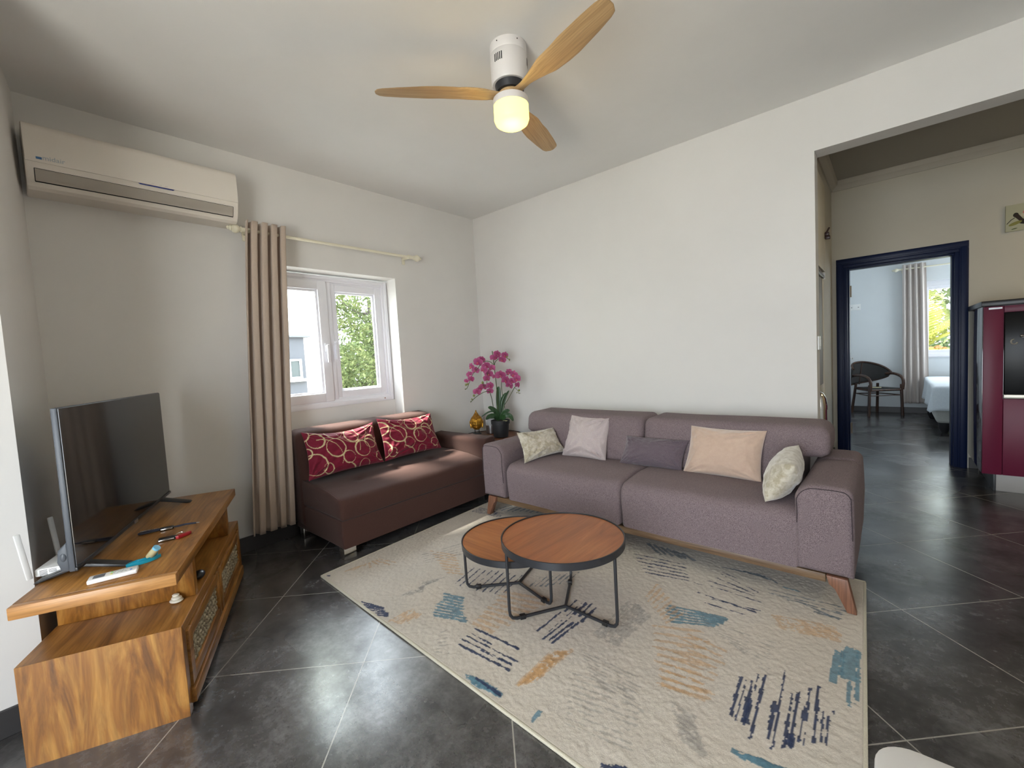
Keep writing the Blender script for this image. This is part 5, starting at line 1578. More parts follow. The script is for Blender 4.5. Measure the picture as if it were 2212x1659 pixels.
fl = [make_flower(s_) for s_ in range(5)]
FLW = [(480, 300, 75, 0), (545, 262, 60, 1), (375, 365, 58, 2), (432, 430, 60, 1), (325, 485, 50, 3), (360, 560, 52, 0), (275, 590, 36, 2), (605, 370, 68, 1), (570, 425, 62, 4), (695, 405, 60, 2),
       (640, 500, 66, 3), (610, 565, 60, 0), (650, 685, 60, 4), (540, 700, 60, 2), (440, 770, 62, 0), (490, 725, 52, 1), (640, 775, 54, 3), (800, 195, 66, 0), (725, 240, 55, 1), (870, 285, 58, 2),
       (915, 215, 58, 3), (830, 530, 82, 0), (960, 490, 58, 4), (905, 610, 72, 1), (1040, 530, 66, 2), (965, 695, 68, 3), (1080, 600, 68, 0), (1092, 700, 50, 4), (1005, 640, 62, 1), (760, 240, 50, 2), (720, 545, 40, 3)]
for k, (x, y, s_, kind) in enumerate(FLW):
    o = bpy.data.objects.new('flower', fl[kind])
    col.objects.link(o)
    o.parent = orc
    o.location = oc(x, y, -0.035 + 0.03 * math.sin(k * 2.1))
    o.scale = (s_ * KO / 0.036 * 1.1,) * 3
    rr2 = random.Random(k)
    o.rotation_euler = (rr2.uniform(-0.35, 0.35), rr2.uniform(-0.5, 0.5), rr2.uniform(-0.7, 0.7))
bud_m = pm('green_bud', (0.20, 0.22, 0.06), 0.5)
for (x, y, r_) in ((270, 648, 18), (300, 640, 15), (255, 718, 9), (535, 630, 20), (385, 830, 18), (350, 885, 13), (330, 925, 9), (1110, 785, 17), (1075, 820, 9), (1105, 830, 8), (985, 285, 12), (945, 240, 16), (985, 302, 7)):
    MB().ball(oc(x, y, -0.05), (r_ * KO, r_ * KO, r_ * KO * 1.15), 12, 8).build('bud', bud_m, orc)
MB().lathe([(0, 0.159), (0.022, 0.160), (0.024, 0.164), (0.004, 0.168), (0, 0.168)], (0.05, -0.055, 0.0), 16).build('root_collar', pm('pale_root', (0.55, 0.52, 0.28), 0.6), orc)

# ------------------------------------------------------------------ canister
cn = thing('smart_speaker', 'grey cylinder with a fabric upper half behind the gold head', 'speaker', (-3.105, 3.150, ZS))
MB().lathe([(0, 0), (0.044, 0), (0.050, 0.006), (0.051, 0.088), (0, 0.088)], seg=40).build('base', steel, cn)
MB().lathe([(0, 0.0885), (0.0505, 0.0885), (0.0495, 0.165), (0.044, 0.172), (0, 0.173)], seg=40).build('upper_shell', fabric('grey_knit', (0.34, 0.34, 0.34), (0.42, 0.42, 0.42), 300), cn)

# ------------------------------------------------------------------ gold head ornament
bh = thing('buddha_head', 'small gold buddha head ornament on a black stand', 'ornament', (-3.225, 3.065, ZS), R(44))
bh.scale = (1.28, 1.28, 1.22)
t = bmesh.new()
bmesh.ops.create_uvsphere(t, u_segments=120, v_segments=96, radius=1)


def gs(x, z, cx, cz, sx, sz):
    return math.exp(-((x - cx) / sx) ** 2 - ((z - cz) / sz) ** 2)


for v in t.verts:
    x, y, z_ = v.co
    fx, fz = x, z_
    w = 1.0 + 0.16 * (1 - z_ * z_) * abs(z_) * 2
    px_, py_, pz_ = x * 0.044 * w, y * 0.044 * (1 - 0.12 * max(0, -z_)), z_ * 0.062
    if y < 0.15:
        f_ = max(0, min(1, -y * 2 + 0.3))
        py_ -= f_ * 0.013 * gs(fx, fz, 0, -0.12, 0.14, 0.30)
        py_ -= f_ * 0.007 * gs(fx, fz, 0, -0.26, 0.20, 0.09)
        py_ += f_ * 0.006 * (gs(fx, fz, -0.40, 0.06, 0.20, 0.13) + gs(fx, fz, 0.40, 0.06, 0.20, 0.13))
        py_ -= f_ * 0.004 * (gs(fx, fz, -0.40, 0.02, 0.18, 0.05) + gs(fx, fz, 0.40, 0.02, 0.18, 0.05))
        py_ -= f_ * 0.004 * (gs(fx, fz, -0.38, 0.20, 0.26, 0.04) + gs(fx, fz, 0.38, 0.20, 0.26, 0.04))
        py_ -= f_ * 0.0075 * gs(fx, fz, 0, -0.47, 0.24, 0.045) + f_ * 0.007 * gs(fx, fz, 0, -0.60, 0.18, 0.05)
        py_ += f_ * 0.003 * gs(fx, fz, 0, -0.535, 0.24, 0.02)
        py_ += f_ * 0.004 * (gs(fx, fz, -0.40, -0.055, 0.19, 0.018) + gs(fx, fz, 0.40, -0.055, 0.19, 0.018))
        py_ -= f_ * 0.006 * gs(fx, fz, 0, -0.80, 0.22, 0.12)
    v.co = Vector((px_, py_, pz_ + 0.095))
mb = MB()
mb._merge(t)
mb.build('face', gold_m, bh, smooth=180)
hair_m = pm('antique_gold', (0.42, 0.21, 0.035), 0.4, 0.8)
hr = MB()
for i in range(9):
    ph = R(8 + i * 10.5)
    cnt = max(4, int(26 * math.sin(ph + 0.05)))
    for k in range(cnt):
        a = 2 * PI * (k + 0.5 * (i % 2)) / cnt
        x, y, z_ = math.sin(ph) * math.cos(a), math.sin(ph) * math.sin(a), math.cos(ph)
        if y < -0.25 and z_ < 0.42 + 0.25 * abs(x):
            continue
        hr.ball((x * 0.047, y * 0.045 + 0.002, 0.095 + z_ * 0.063), 0.0065, 8, 6)
for i in range(3):
    rr3 = 0.019 - 0.005 * i
    for k in range(9 - 2 * i):
        a = 2 * PI * (k + 0.5 * (i % 2)) / (9 - 2 * i)
        hr.ball((rr3 * math.cos(a), rr3 * math.sin(a) + 0.004, 0.157 + i * 0.0085), 0.0060, 8, 6)
hr.lathe([(0.009, 0), (0.009, 0.008), (0.005, 0.013), (0.006, 0.020), (0, 0.030)], (0, 0.004, 0.176), 14)
hr.build('hair', hair_m, bh)
for s_ in (-1, 1):
    e = MB()
    e.tube([(s_ * 0.044, 0.004, 0.112), (s_ * 0.049, 0.002, 0.107), (s_ * 0.050, 0.002, 0.090), (s_ * 0.048, 0.0, 0.072), (s_ * 0.046, 0.0, 0.055), (s_ * 0.043, 0.0, 0.050)], [0.004, 0.007, 0.006, 0.005, 0.006, 0.004], 10, smooth=4)
    e.build('ear', gold_m, bh)
    MB().tube([(s_ * 0.016, 0.01, 0.0), (s_ * 0.016, 0.008, 0.045)], 0.003, 8).build('stand_pin', black_metal, bh)
MB().box(-0.035, 0.035, -0.02, 0.035, 0, 0.006, 0.001).build('stand_base', black_metal, bh)

# ------------------------------------------------------------------ white table in the near corner
wt = thing('dining_table', 'white table with a rounded corner at the lower edge of the view', 'table', (0.414, 0.29, 0))
tw_m = pm('white_laminate', (0.62, 0.60, 0.58), 0.45)
co_ = []
for cx, cy, a0 in ((0.41, 0.355, 0), (-0.39, 0.355, 90), (-0.39, -0.355, 180), (0.41, -0.355, 270)):
    co_ += arc(cx, cy, 0.04, a0, a0 + 90, 8)
MB().prism(co_, 'Z', 0.730, 0.752, 0.003).build('table_top', tw_m, wt, smooth=30)
for sx in (-1, 1):
    for sy in (-1, 1):
        MB().tube([(sx * 0.25, sy * 0.22, 0.729), (sx * 0.33, sy * 0.30, 0.0)], 0.016, 14).build('leg', pm('white_metal', (0.72, 0.70, 0.69), 0.4), wt)

# ------------------------------------------------------------------ socket on the end of the sofa wall
sw = thing('light_switch', 'small white switch plate on the end face of the sofa wall', 'switch', (-0.358, 3.455, 1.245))
MB().box(0, 0.009, -0.045, 0.045, -0.045, 0.045, 0.003).build('plate', white_plastic2, sw, smooth=30)
MB().box(0.009, 0.013, -0.018, 0.018, -0.022, 0.022, 0.002).build('rocker', white_plastic2, sw, smooth=30)

# ------------------------------------------------------------------ kitchen run behind the sofa wall, seen end-on
cream_m = pm('cream_laminate', (0.60, 0.54, 0.42), 0.45)
kc = thing('wall_cabinet', 'cream kitchen wall cabinet seen end-on beside the sofa wall', 'cabinet', (-0.70, 3.70, 1.76))
MB().box(-0.30, 0.338, -0.165, 0.250, 0, 0.62, 0.002).build('carcass', cream_m, kc, smooth=30)
MB().box(0.022, 0.338, 0.2505, 0.268, 0.004, 0.616, 0.002).build('door', cream_m, kc, smooth=30)
MB().box(-0.296, 0.018, 0.2505, 0.268, 0.004, 0.616, 0.002).build('door', cream_m, kc, smooth=30)
ch = thing('cooker_hood', 'slanted grey pull-out cooker hood under the cream wall cabinet', 'cooker hood', (-0.70, 3.70, 1.672))
MB().prism([(-0.155, 0.045), (0.02, 0.045), (0.275, 0.045), (0.275, 0.065), (0.025, 0.085), (-0.155, 0.085)], 'X', -0.26, 0.330, 0.003).build('shell', pm('hood_grey', (0.20, 0.18, 0.17), 0.4), ch, smooth=30)
MB().prism([(0.276, 0.040), (0.284, 0.040), (0.284, 0.085), (0.276, 0.085)], 'X', -0.26, 0.334, 0.001).build('glass_edge', pm('white_metal', (0.72, 0.70, 0.69), 0.4), ch, smooth=30)
MB().lathe([(0, 0), (0.012, 0), (0.012, -0.03), (0, -0.03)], (0.20, 0.10, 0.0445), 12).build('lamp', white_plastic2, ch)
bsp = MB().box(-0.40, -0.380, 3.53, 3.935, 0.94, 1.712)
tag(bsp.build('splash_panel', pm('taupe_laminate', (0.20, 0.17, 0.14), 0.5), None), 'tall taupe side panel below the cooker hood', 'panel')
tp = MB().box(-0.41, -0.374, 3.937, 3.972, 0.0, 1.712, 0.002)
tag(tp.build('cream_post', cream_m, None), 'slim cream edge post standing beside the taupe panel', 'post')
hc = MB()
hc.tube([(-0.356, 3.945, 2.035), (-0.348, 3.95, 2.05), (-0.336, 3.955, 2.075)], 0.006, 8)
hc.box(-0.3615, -0.336, 3.93, 3.965, 2.018, 2.042, 0.004)
hc.box(-0.3615, -0.330, 3.93, 3.965, 1.993, 2.0175, 0.004)
tag(hc.build('hook', pm('brown_plastic', (0.035, 0.012, 0.010), 0.4), None), 'small dark brown hook on the edge of the cream cabinet', 'hook')
bn = thing('swing_bin', 'shiny chrome bin with a domed top partly hidden by the sofa back', 'bin', (-0.330, 3.74, 0.05))
MB().lathe([(0, 0), (0.062, 0), (0.064, 0.01), (0.064, 0.72), (0, 0.72)], (-0.075, 0, 0), 40).build('body', chrome, bn)
MB().lathe([(0, 0.7205), (0.066, 0.7205), (0.067, 0.745), (0.060, 0.80), (0.045, 0.835), (0.02, 0.853), (0, 0.856)], (-0.075, 0, 0), 40).build('domed_lid', chrome, bn)

# ------------------------------------------------------------------ kitchen block with the built-in oven
plum = pm('plum_lacquer', (0.15, 0.013, 0.042), 0.4, spec=0.3)
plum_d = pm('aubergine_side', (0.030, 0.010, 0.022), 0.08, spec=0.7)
kb = thing('oven_cabinet', 'plum-red kitchen cabinet housing an oven beside the blue doorway', 'cabinet', (0.535, 4.95, 0))
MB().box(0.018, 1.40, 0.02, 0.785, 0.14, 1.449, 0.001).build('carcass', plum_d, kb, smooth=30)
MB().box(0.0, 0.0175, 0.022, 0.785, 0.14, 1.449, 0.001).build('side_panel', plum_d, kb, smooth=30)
fpn = MB()
fpn.box(0.003, 0.108, 0.0, 0.0195, 0.140, 1.445, 0.002)
fpn.build('filler_panel', plum, kb, smooth=30)
MB().box(0.110, 0.70, 0.0, 0.0195, 0.140, 0.735, 0.004).build('door', plum, kb, smooth=30)
MB().box(0.110, 0.70, 0.0, 0.0195, 1.395, 1.445, 0.002).build('top_rail', plum, kb, smooth=30)
MB().box(0.702, 1.40, 0.0, 0.0195, 0.140, 1.445, 0.002).build('door', plum, kb, smooth=30)
MB().box(0.03, 0.10, -0.0025, -0.0005, 1.424, 1.437).build('metal_edge_strip', steel, kb, smooth=0)
MB().box(0.085, 1.40, 0.05, 0.065, 0.0, 0.1395, 0.001).build('plinth', pm('plinth_grey', (0.42, 0.40, 0.38), 0.45), kb, smooth=30)
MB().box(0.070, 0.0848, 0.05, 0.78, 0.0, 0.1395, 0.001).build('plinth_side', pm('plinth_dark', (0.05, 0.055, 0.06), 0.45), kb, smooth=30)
ov = thing('oven', 'black built-in oven with a bright bar handle in the plum cabinet', 'oven', (0.535, 4.95, 0.738))
MB().box(0.112, 0.70, -0.004, 0.0195, 0.0, 0.030, 0.002).build('vent_strip', pm('oven_alu', (0.42, 0.40, 0.34), 0.35, 0.6), ov, smooth=30)
MB().box(0.112, 0.70, -0.006, 0.0195, 0.0305, 0.655, 0.004).build('door_glass', pm('oven_glass', (0.003, 0.003, 0.003), 0.25, spec=0.15), ov, smooth=30)
MB().tube([(0.185, -0.045, 0.475), (0.64, -0.045, 0.475)], 0.009, 12).build('handle', chrome, ov)
for x in (0.20, 0.62):
    MB().tube([(x, -0.005, 0.470), (x, -0.038, 0.470)], 0.007, 10).build('handle_bracket', MATS['oven_alu'], ov)
MB().tube([(0.160 + 0.016 * math.cos(a), -0.0105, 0.432 + 0.018 * math.sin(a)) for a in np.linspace(1.6, 6.0, 14)], 0.005, 8).build('towel_ring', MATS['oven_alu'], ov)
wk = MB().box(0.525, 1.94, 4.935, 5.738, 1.4495, 1.490, 0.003)
tag(wk.build('worktop', pm('black_granite', (0.010, 0.008, 0.008), 0.3, spec=0.3), None, smooth=30), 'glossy black worktop slab lying on the plum cabinet', 'worktop')

# ------------------------------------------------------------------ picture on the hall wall
pc = thing('wall_picture', 'canvas print of a pink orchid on dark stones on the hall wall', 'picture', (0.745, 5.738, 2.105), R(0))
MB().box(0, 0.42, -0.022, 0, 0, 0.222, 0.001).build('canvas', pm('canvas_print', (0.50, 0.49, 0.34), 0.8), pc, smooth=30)


def flat(pts, name, c, d=-0.0225):
    m_ = MB().prism(pts, 'Y', d - 0.0006, d)
    m_.build(name, pm('print_' + name, c, 0.8), pc, smooth=0)


def ell(cx, cz, rx, rz_, a=0, n_=26):
    return [(cx + rx * math.cos(q) * math.cos(a) - rz_ * math.sin(q) * math.sin(a), cz + rx * math.cos(q) * math.sin(a) + rz_ * math.sin(q) * math.cos(a)) for q in np.linspace(0, 2 * PI, n_, endpoint=False)]


flat(ell(0.155, 0.070, 0.085, 0.028), 'dark_stone', (0.02, 0.016, 0.012))
flat(ell(0.058, 0.132, 0.016, 0.019), 'small_stone', (0.03, 0.025, 0.018), -0.0230)
flat([(0.045, 0.125), (0.07, 0.14), (0.10, 0.09), (0.085, 0.07)], 'stone_shadow', (0.035, 0.022, 0.015), -0.0236)
flat(ell(0.12, 0.125, 0.036, 0.020), 'pale_petal', (0.62, 0.56, 0.42), -0.0242)
flat(ell(0.135, 0.146, 0.040, 0.021), 'orchid_bloom', (0.62, 0.22, 0.20), -0.0248)
flat(ell(0.152, 0.136, 0.020, 0.012), 'orchid_lip', (0.42, 0.06, 0.12), -0.0254)
flat(ell(0.055, 0.062, 0.040, 0.013, 0.35), 'bamboo', (0.26, 0.25, 0.07), -0.0242)
flat(ell(0.05, 0.018, 0.018, 0.004, 0.2), 'leaf_shadow', (0.10, 0.13, 0.05), -0.0230)
flat([(0.006, 0.068), (0.030, 0.098), (0.052, 0.112), (0.053, 0.107), (0.032, 0.092), (0.006, 0.060)], 'twig', (0.03, 0.02, 0.015), -0.0242)

# ------------------------------------------------------------------ bedroom: rattan chair
rat = wood('dark_rattan', (0.020, 0.009, 0.006), (0.055, 0.024, 0.014), (0.13, 0.062, 0.034), 'Z', 1.0, 0.4, streak=30, dist=0.3, fine=0.3)
mesh_m = pm('black_woven_mesh', (0.022, 0.021, 0.020), 0.7)
bc = thing('armchair', 'dark rattan armchair with a woven back in the bedroom', 'chair', (-0.21, 9.20, 0), R(0))
# local: faces -Y (towards the door), slightly turned
legs = [(-0.06, -0.30), (0.345, -0.02), (-0.30, 0.16), (0.03, 0.27)]
for (lx, ly), tp_ in zip(legs, ((-0.05, -0.27), (0.33, -0.02), (-0.24, 0.13), (0.04, 0.20))):
    MB().tube([(tp_[0], tp_[1], 0.50), (lx, ly, 0.0)], 0.019, 12).build('leg', rat, bc)
stp = [(-0.24, 0.13), (-0.045, -0.285), (0.335, -0.03), (0.06, 0.24)]
MB().prism(stp, 'Z', 0.405, 0.440, 0.01).build('seat', mesh_m, bc, smooth=30)
fr = MB()
for i in range(4):
    a, c_ = stp[i], stp[(i + 1) % 4]
    fr.tube([(*a, 0.415), (*c_, 0.415)], 0.017, 10)
    fr.tube([(*a, 0.33), (*c_, 0.33)], 0.008, 8)
fr.build('seat_frame', rat, bc)
for pts in ([(-0.30, 0.10, 0.62), (-0.22, -0.06, 0.65), (-0.10, -0.24, 0.64), (-0.04, -0.30, 0.56), (-0.04, -0.295, 0.42)],
            [(0.14, 0.16, 0.66), (0.24, 0.08, 0.665), (0.33, -0.02, 0.62), (0.355, -0.04, 0.54), (0.345, -0.03, 0.42)]):
    MB().tube(pts, 0.021, 12, smooth=6).build('arm', rat, bc)


def bk(u, v):
    a = R(205 - 175 * u)
    x = -0.06 + 0.27 * math.cos(a) + 0.04 * v
    y = 0.04 + 0.17 * math.sin(a) + 0.03 * v
    top = 0.62 + 0.24 * math.sin(PI * min(1, max(0, 0.12 + u * 0.88)) * 0.92 + 0.1) ** 0.8
    bot = 0.46 + 0.16 * u ** 2
    return Vector((x, y, bot + (top - bot) * v))


MB().sheet(bk, 30, 10, 0.006).build('backrest', mesh_m, bc, smooth=180)
MB().tube([bk(u, 1) for u in np.linspace(0, 1, 24)], 0.015, 10).build('back_rail', rat, bc)
MB().tube([bk(u, 0) for u in np.linspace(0, 1, 24)], 0.009, 8).build('back_rail', rat, bc)
MB().tube([bk(0.48, v) for v in np.linspace(-0.05, 1, 8)], 0.008, 8).build('back_post', rat, bc)
pp = MB().box(-0.07, 0.07, -0.03, 0.03, 0, 0.012, 0.002)
pp = pp.build('booklet', pm('cream_paper', (0.60, 0.55, 0.35), 0.7), None, smooth=30)
pp.location = (-0.19, 9.16, 0.4405)
tag(pp, 'small cream booklet lying on the seat of the bedroom armchair', 'booklet')

# bedroom: bed
bed = thing('bed', 'bed with a pale quilted base and black legs seen through the doorway', 'bed', (0.405, 7.55, 0))
quilt = fabric('ivory_ticking', (0.42, 0.43, 0.40), (0.50, 0.51, 0.48), 120, 0.8, 0.5)
MB().box(0.02, 1.9, 0.02, 1.50, 0.135, 0.44, 0.04, 4).build('bed_base', quilt, bed)
MB().box(0.02, 1.9, 0.02, 1.50, 0.441, 0.585, 0.04, 4).build('mattress', quilt, bed)
for lx, ly in ((0.10, 0.10), (0.06, 1.40), (1.8, 0.10), (1.8, 1.40)):
    MB().lathe([(0, 0), (0.028, 0), (0.055, 0.07), (0.06, 0.136), (0, 0.136)], (lx, ly, 0), 20).build('leg', black_plastic, bed)
shm = fabric('white_sheet', (0.66, 0.72, 0.78), (0.72, 0.78, 0.83), 60, 0.8, 0.2)


def sheet_f(u, v):
    # cross-section over the near edge (y) and the left edge (x)
    def drape(s, L0, drop):
        return s
    x = -0.30 + 2.25 * u
    y = -0.30 + 2.10 * v
    hx = max(0, -x + 0.0)
    hy = max(0, -y + 0.0)
    z_ = 0.60
    wx = 0.5 + 0.5 * math.sin(9 * y + 1)
    wy = 0.5 + 0.5 * math.sin(8 * x + 0.5)
    X_, Y_ = x, y
    if hx > 0:
        X_ = -0.015 - 0.10 * hx * (0.4 + wx)
        z_ -= hx * 0.98
    if hy > 0:
        Y_ = -0.015 - 0.12 * hy * (0.4 + wy)
        z_ -= hy * 0.98
    if hx > 0 and hy > 0:
        z_ = 0.60 - max(hx, hy) * 0.98 - 0.1 * min(hx, hy)
        X_ -= 0.05 * hx
        Y_ -= 0.10 * hy
    z_ += 0.008 * noise.noise(Vector((x * 3, y * 3, 0)))
    return Vector((X_, Y_, z_))


sh = MB().sheet(sheet_f, 70, 60, 0.004).build('bed_sheet', shm, None, smooth=180)
sh.location = (0.405, 7.55, 0)
tag(sh, 'white sheet draped over the bed and hanging from its corner', 'sheet')

curtain('pale curtain with deep folds beside the bedroom window', 9.40, 'X', (0.135, 0.405), (0.135, 0.445), 2.385, 0.17, 4, 0.045,
        fabric('pale_curtain_cloth', (0.56, 0.50, 0.46), (0.63, 0.57, 0.53), 300, 0.85, 0.2, 0.3), seed=1.2)
rod('thin ivory curtain rod above the bedroom window', 0.13, 1.90, 2.315, 9.40, 'X', 0.10)
sk = thing('wall_socket', 'white socket plate high on the bedroom end wall', 'socket', (-0.463, 9.5, 1.79))
MB().box(-0.075, 0.075, -0.008, 0, -0.05, 0.05, 0.003).build('plate', white_plastic2, sk, smooth=30)
s = MB()
for x in (-0.045, 0.045):
    s.box(x - 0.008, x + 0.008, -0.0092, -0.0078, -0.004, 0.004)
s.build('screw', dark_hole, sk, smooth=0)

# ------------------------------------------------------------------ outside
gmat = pm('pale_concrete', (0.58, 0.56, 0.51), 0.9)
struct('bounce_slab', MB().box(-3.0, 3.0, -4.2, -1.752, -0.15, -0.02), gmat)  # unseen pale slab added behind the camera to bounce sun onto the ceiling
struct('ground_outside', MB().box(-40, 20, -20, 40, -3.2, -3.0), gmat)
bld = thing('apartment_building', 'bright cream apartment building outside the living room window', 'building', (-11.5, 0, -3.0))
MB().box(-6, 0, -9, 5.72, 0, 11.0).build('wall', plaster('cream_render', (0.80, 0.82, 0.70)), bld, smooth=0)
gr = MB().box(0.001, 1.5, 1.5, 4.28, 0, 4.98).build('grey_projection', plaster('grey_render', (0.075, 0.078, 0.088)), bld, smooth=0)
MB().box(0.001, 1.60, 1.4, 4.40, 4.9805, 5.03, 0.01).build('coping', pm('coping_grey', (0.10, 0.105, 0.115), 0.7), bld, smooth=30)
fw = MB()
y0_, y1_, z0_, z1_ = 3.55, 4.19, 4.06, 4.50
for a in ((y0_, y0_ + 0.05, z0_, z1_), (y1_ - 0.05, y1_, z0_, z1_), (y0_ + 0.05, y1_ - 0.05, z0_, z0_ + 0.045), (y0_ + 0.05, y1_ - 0.05, z1_ - 0.045, z1_), (3.85, 3.95, z0_ + 0.045, z1_ - 0.045)):
    fw.box(1.5005, 1.54, *a, 0.004)
fw = fw.build('window_frame', pm('white_render', (0.40, 0.44, 0.46), 0.6), bld, smooth=30)
MB().box(1.5005, 1.51, y0_ + 0.05, y1_ - 0.05, z0_ + 0.045, z1_ - 0.045).build('pane', pm('far_glass', (0.045, 0.055, 0.055), 0.3), fw, smooth=0)
MB().box(1.5005, 1.62, y0_ - 0.06, y1_ + 0.07, z0_ - 0.065, z0_ - 0.002, 0.006).build('window_sill', pm('sill_cream', (0.75, 0.74, 0.66), 0.7), bld, smooth=30)


def leaf_cloud(n_, fn, size, name, mat, parent, seed, elong=1.6):
    rg = np.random.default_rng(seed)
    vs, fs = [], []
    for _ in range(n_):
        c = fn(rg)
        if c is None:
            continue
        d = rg.normal(size=3)
        d /= np.linalg.norm(d)
        e = rg.normal(size=3)
        e -= e.dot(d) * d
        e /= np.linalg.norm(e)
        s_ = size * rg.uniform(0.6, 1.4)
        k = len(vs)
        nrm_ = np.cross(d, e)
        vs += [c - d * s_ * elong, c + e * s_ * 0.6 + nrm_ * s_ * 0.1, c + d * s_ * elong, c - e * s_ * 0.6 + nrm_ * s_ * 0.1]
        fs.append((k, k + 1, k + 2, k + 3))
    me_ = bpy.data.meshes.new(name)
    me_.from_pydata([tuple(v) for v in vs], [], fs)
    me_.materials.append(mat)
    o = bpy.data.objects.new(name, me_)
    col.objects.link(o)
    o.parent = parent
    return o


def leafy(name, a, b2, c3, trans=0.35):
    m = pm(name, a, 0.6, spec=0.2)
    n, l, b = nodes(m)
    v = coord(n, l)
    t = noise_tex(n, l, v, 3.0, 4, 0.7)
    r = ramp(n, [(0.35, a), (0.5, b2), (0.66, c3)])
    l.new(t.outputs[0], r.inputs[0])
    l.new(r.outputs[0], b.inputs['Base Color'])
    tl = n.new('ShaderNodeBsdfTranslucent')
    l.new(r.outputs[0], tl.inputs[0])
    mx = n.new('ShaderNodeMixShader')
    mx.inputs[0].default_value = trans
    l.new(b.outputs[0], mx.inputs[1])
    l.new(tl.outputs[0], mx.inputs[2])
    l.new(mx.outputs[0], n['Material Output'].inputs[0])
    return m


tree = thing('tree', 'tall leafy green tree outside the living room window', 'tree', (-14.0, 8.3, -3.0))
bark = pm('grey_bark', (0.08, 0.07, 0.06), 0.9)
tk = MB()
tk.tube([(0, 0, 0), (0.1, 0.05, 2.0), (0.0, 0.1, 4.0), (0.15, 0.0, 6.0), (0.1, -0.05, 7.4)], [0.20, 0.16, 0.11, 0.06, 0.02], 10, smooth=4)
rt = random.Random(5)
for k in range(46):
    z_ = 1.5 + 5.6 * rt.random()
    a = rt.uniform(0, 2 * PI)
    L2 = rt.uniform(0.8, 2.4) * (1.0 - 0.35 * (z_ / 7.5))
    p0 = Vector((0.05, 0.03, z_))
    p1 = p0 + Vector((math.cos(a), math.sin(a), rt.uniform(0.1, 0.6))) * L2 * 0.5
    p2 = p0 + Vector((math.cos(a + 0.2), math.sin(a + 0.2), rt.uniform(0.0, 0.5))) * L2
    tk.tube([p0, p1, p2], [0.035, 0.02, 0.006], 6, smooth=3)
tk.build('trunk', bark, tree)


def crown(rg):
    for _ in range(30):
        z_ = rg.uniform(0.6, 7.9)
        a = rg.uniform(0, 2 * PI)
        rmax = 2.5 * math.sin(PI * min(1, (z_ + 0.4) / 8.8)) ** 0.5
        r_ = rmax * math.sqrt(rg.uniform(0.02, 1))
        p = np.array([r_ * math.cos(a), r_ * math.sin(a), z_])
        dn = noise.noise(Vector(p) * 0.9) * 0.6 + noise.noise(Vector(p) * 2.3) * 0.4
        lim = -0.10 + 0.30 * max(0, (z_ - 4.7) / 3.0)
        if p[1] < -1.2 and z_ > 5.0:
            lim += 0.25
        if dn > lim:
            return p
    return None


leaf_cloud(30000, crown, 0.05, 'crown', leafy('tree_leaf', (0.065, 0.085, 0.040), (0.13, 0.165, 0.065), (0.24, 0.25, 0.11)), tree, 11)
hedge = thing('bush', 'dense green bushes below the tree outside the window', 'bush', (-19.5, 11.5, -3.0))


def bushf(rg):
    p = np.array([rg.uniform(-1.2, 1.2), rg.uniform(-3.5, 3.5), rg.uniform(0, 6.6)])
    dn = noise.noise(Vector(p) * 0.8)
    return p if dn > -0.25 and p[2] < 5.6 + dn * 1.5 else None


leaf_cloud(24000, bushf, 0.08, 'foliage', leafy('bush_leaf', (0.04, 0.055, 0.022), (0.07, 0.095, 0.035), (0.12, 0.14, 0.055)), hedge, 12)

palm = thing('palm', 'yellow-green palm fronds outside the bedroom window', 'palm', (0.42, 12.0, -3.0))
MB().tube([(0, 0, 0), (0.05, 0.1, 2.0), (0.0, 0.0, 3.9)], [0.18, 0.15, 0.16], 14, smooth=4).build('trunk', bark, palm)
pf = leafy('palm_leaf', (0.11, 0.13, 0.025), (0.17, 0.18, 0.035), (0.26, 0.24, 0.06), 0.4)
rt = random.Random(9)


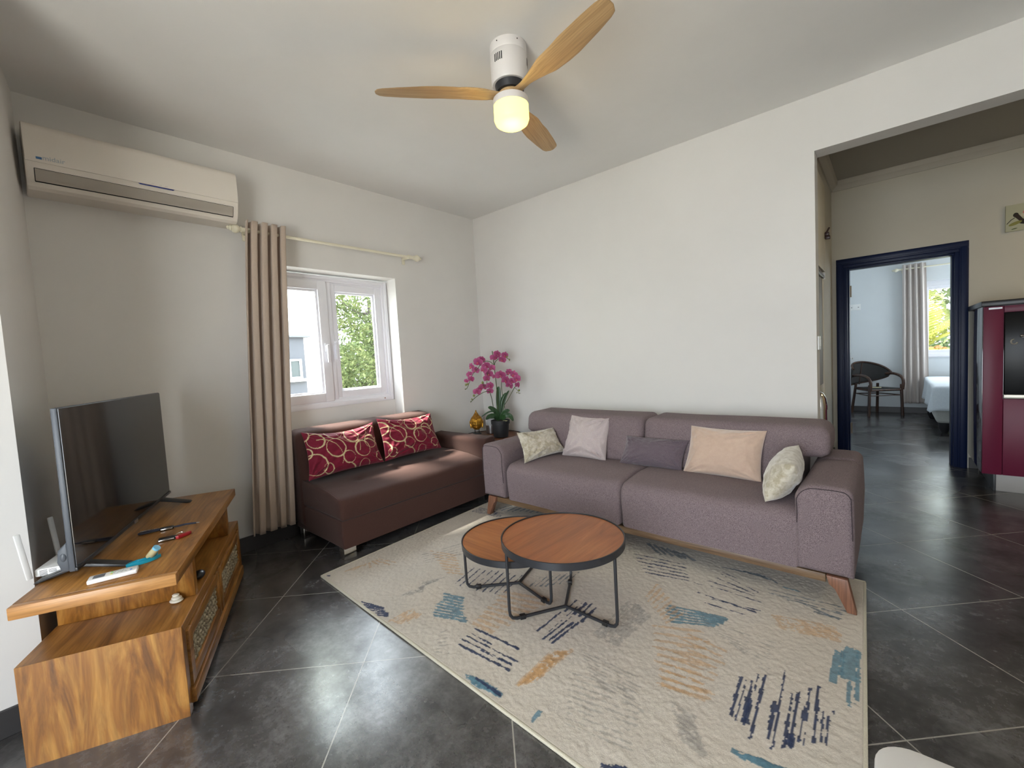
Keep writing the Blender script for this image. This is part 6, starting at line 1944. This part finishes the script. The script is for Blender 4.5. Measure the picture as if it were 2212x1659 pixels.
def frond(base, az, el, ln, droop, width, n_=34):
    t = bmesh.new()
    prev = None
    for i in range(n_):
        s_ = i / (n_ - 1)
        e_ = el - droop * s_
        p = Vector(base) + Vector((math.cos(az), math.sin(az), 0)) * ln * s_ * math.cos(el * (1 - s_ * 0.5)) + Vector((0, 0, 1)) * (ln * s_ * math.sin(el) - droop * s_ * s_ * ln)
        if prev is not None:
            d = (p - prev).normalized()
            sd = d.cross(Vector((0, 0, 1))).normalized()
            lw = width * math.sin(PI * min(1, 0.15 + s_ * 0.8)) ** 0.7
            for sg in (-1, 1):
                tip = p + sd * sg * lw + d * lw * 0.9 + Vector((0, 0, -lw * 0.35))
                q = [t.verts.new(p - d * 0.016), t.verts.new(p + d * 0.016), t.verts.new((p + tip) / 2 + d * 0.022), t.verts.new(tip), t.verts.new((p + tip) / 2 - d * 0.014)]
                t.faces.new(q)
        prev = p
    return t


for k in range(15):
    az = 2 * PI * k / 15 + rt.uniform(-0.2, 0.2)
    el = R(rt.choice([15, 35, 55, 70, 80]) + rt.uniform(-6, 6))
    mb = MB()
    mb._merge(frond((0, 0, 3.95), az, el, rt.uniform(1.4, 2.3), rt.uniform(0.25, 0.6), 0.42))
    mb.build('frond', pf, palm, smooth=0)
cc = MB()
for (x, y, z_) in ((0.16, -0.20, 3.95), (0.27, -0.16, 3.97), (0.22, -0.24, 3.86), (0.36, -0.14, 3.93)):
    cc.ball((x, y, z_), (0.065, 0.065, 0.075), 14, 10)
cc.build('coconuts', pm('orange_husk', (0.22, 0.10, 0.03), 0.6), palm)
sh2 = thing('shrub', 'light green shrub mass behind the palm outside the bedroom', 'shrub', (1.2, 16.5, -3.0))


def shf(rg):
    p = np.array([rg.uniform(-3.5, 3.5), rg.uniform(-0.8, 0.8), rg.uniform(0, 7.0)])
    return p if noise.noise(Vector(p) * 0.9) > -0.35 else None


leaf_cloud(14000, shf, 0.075, 'foliage', leafy('shrub_leaf', (0.05, 0.075, 0.035), (0.09, 0.12, 0.055), (0.15, 0.17, 0.08)), sh2, 13)

# ------------------------------------------------------------------ render quality
scene.cycles.use_denoising = True
scene.cycles.denoiser = 'OPENIMAGEDENOISE'
scene.cycles.max_bounces = 9
scene.cycles.diffuse_bounces = 6
scene.cycles.glossy_bounces = 4
scene.cycles.transmission_bounces = 4
scene.cycles.transparent_max_bounces = 10
scene.cycles.sample_clamp_indirect = 6
scene.cycles.caustics_reflective = False
scene.cycles.caustics_refractive = False
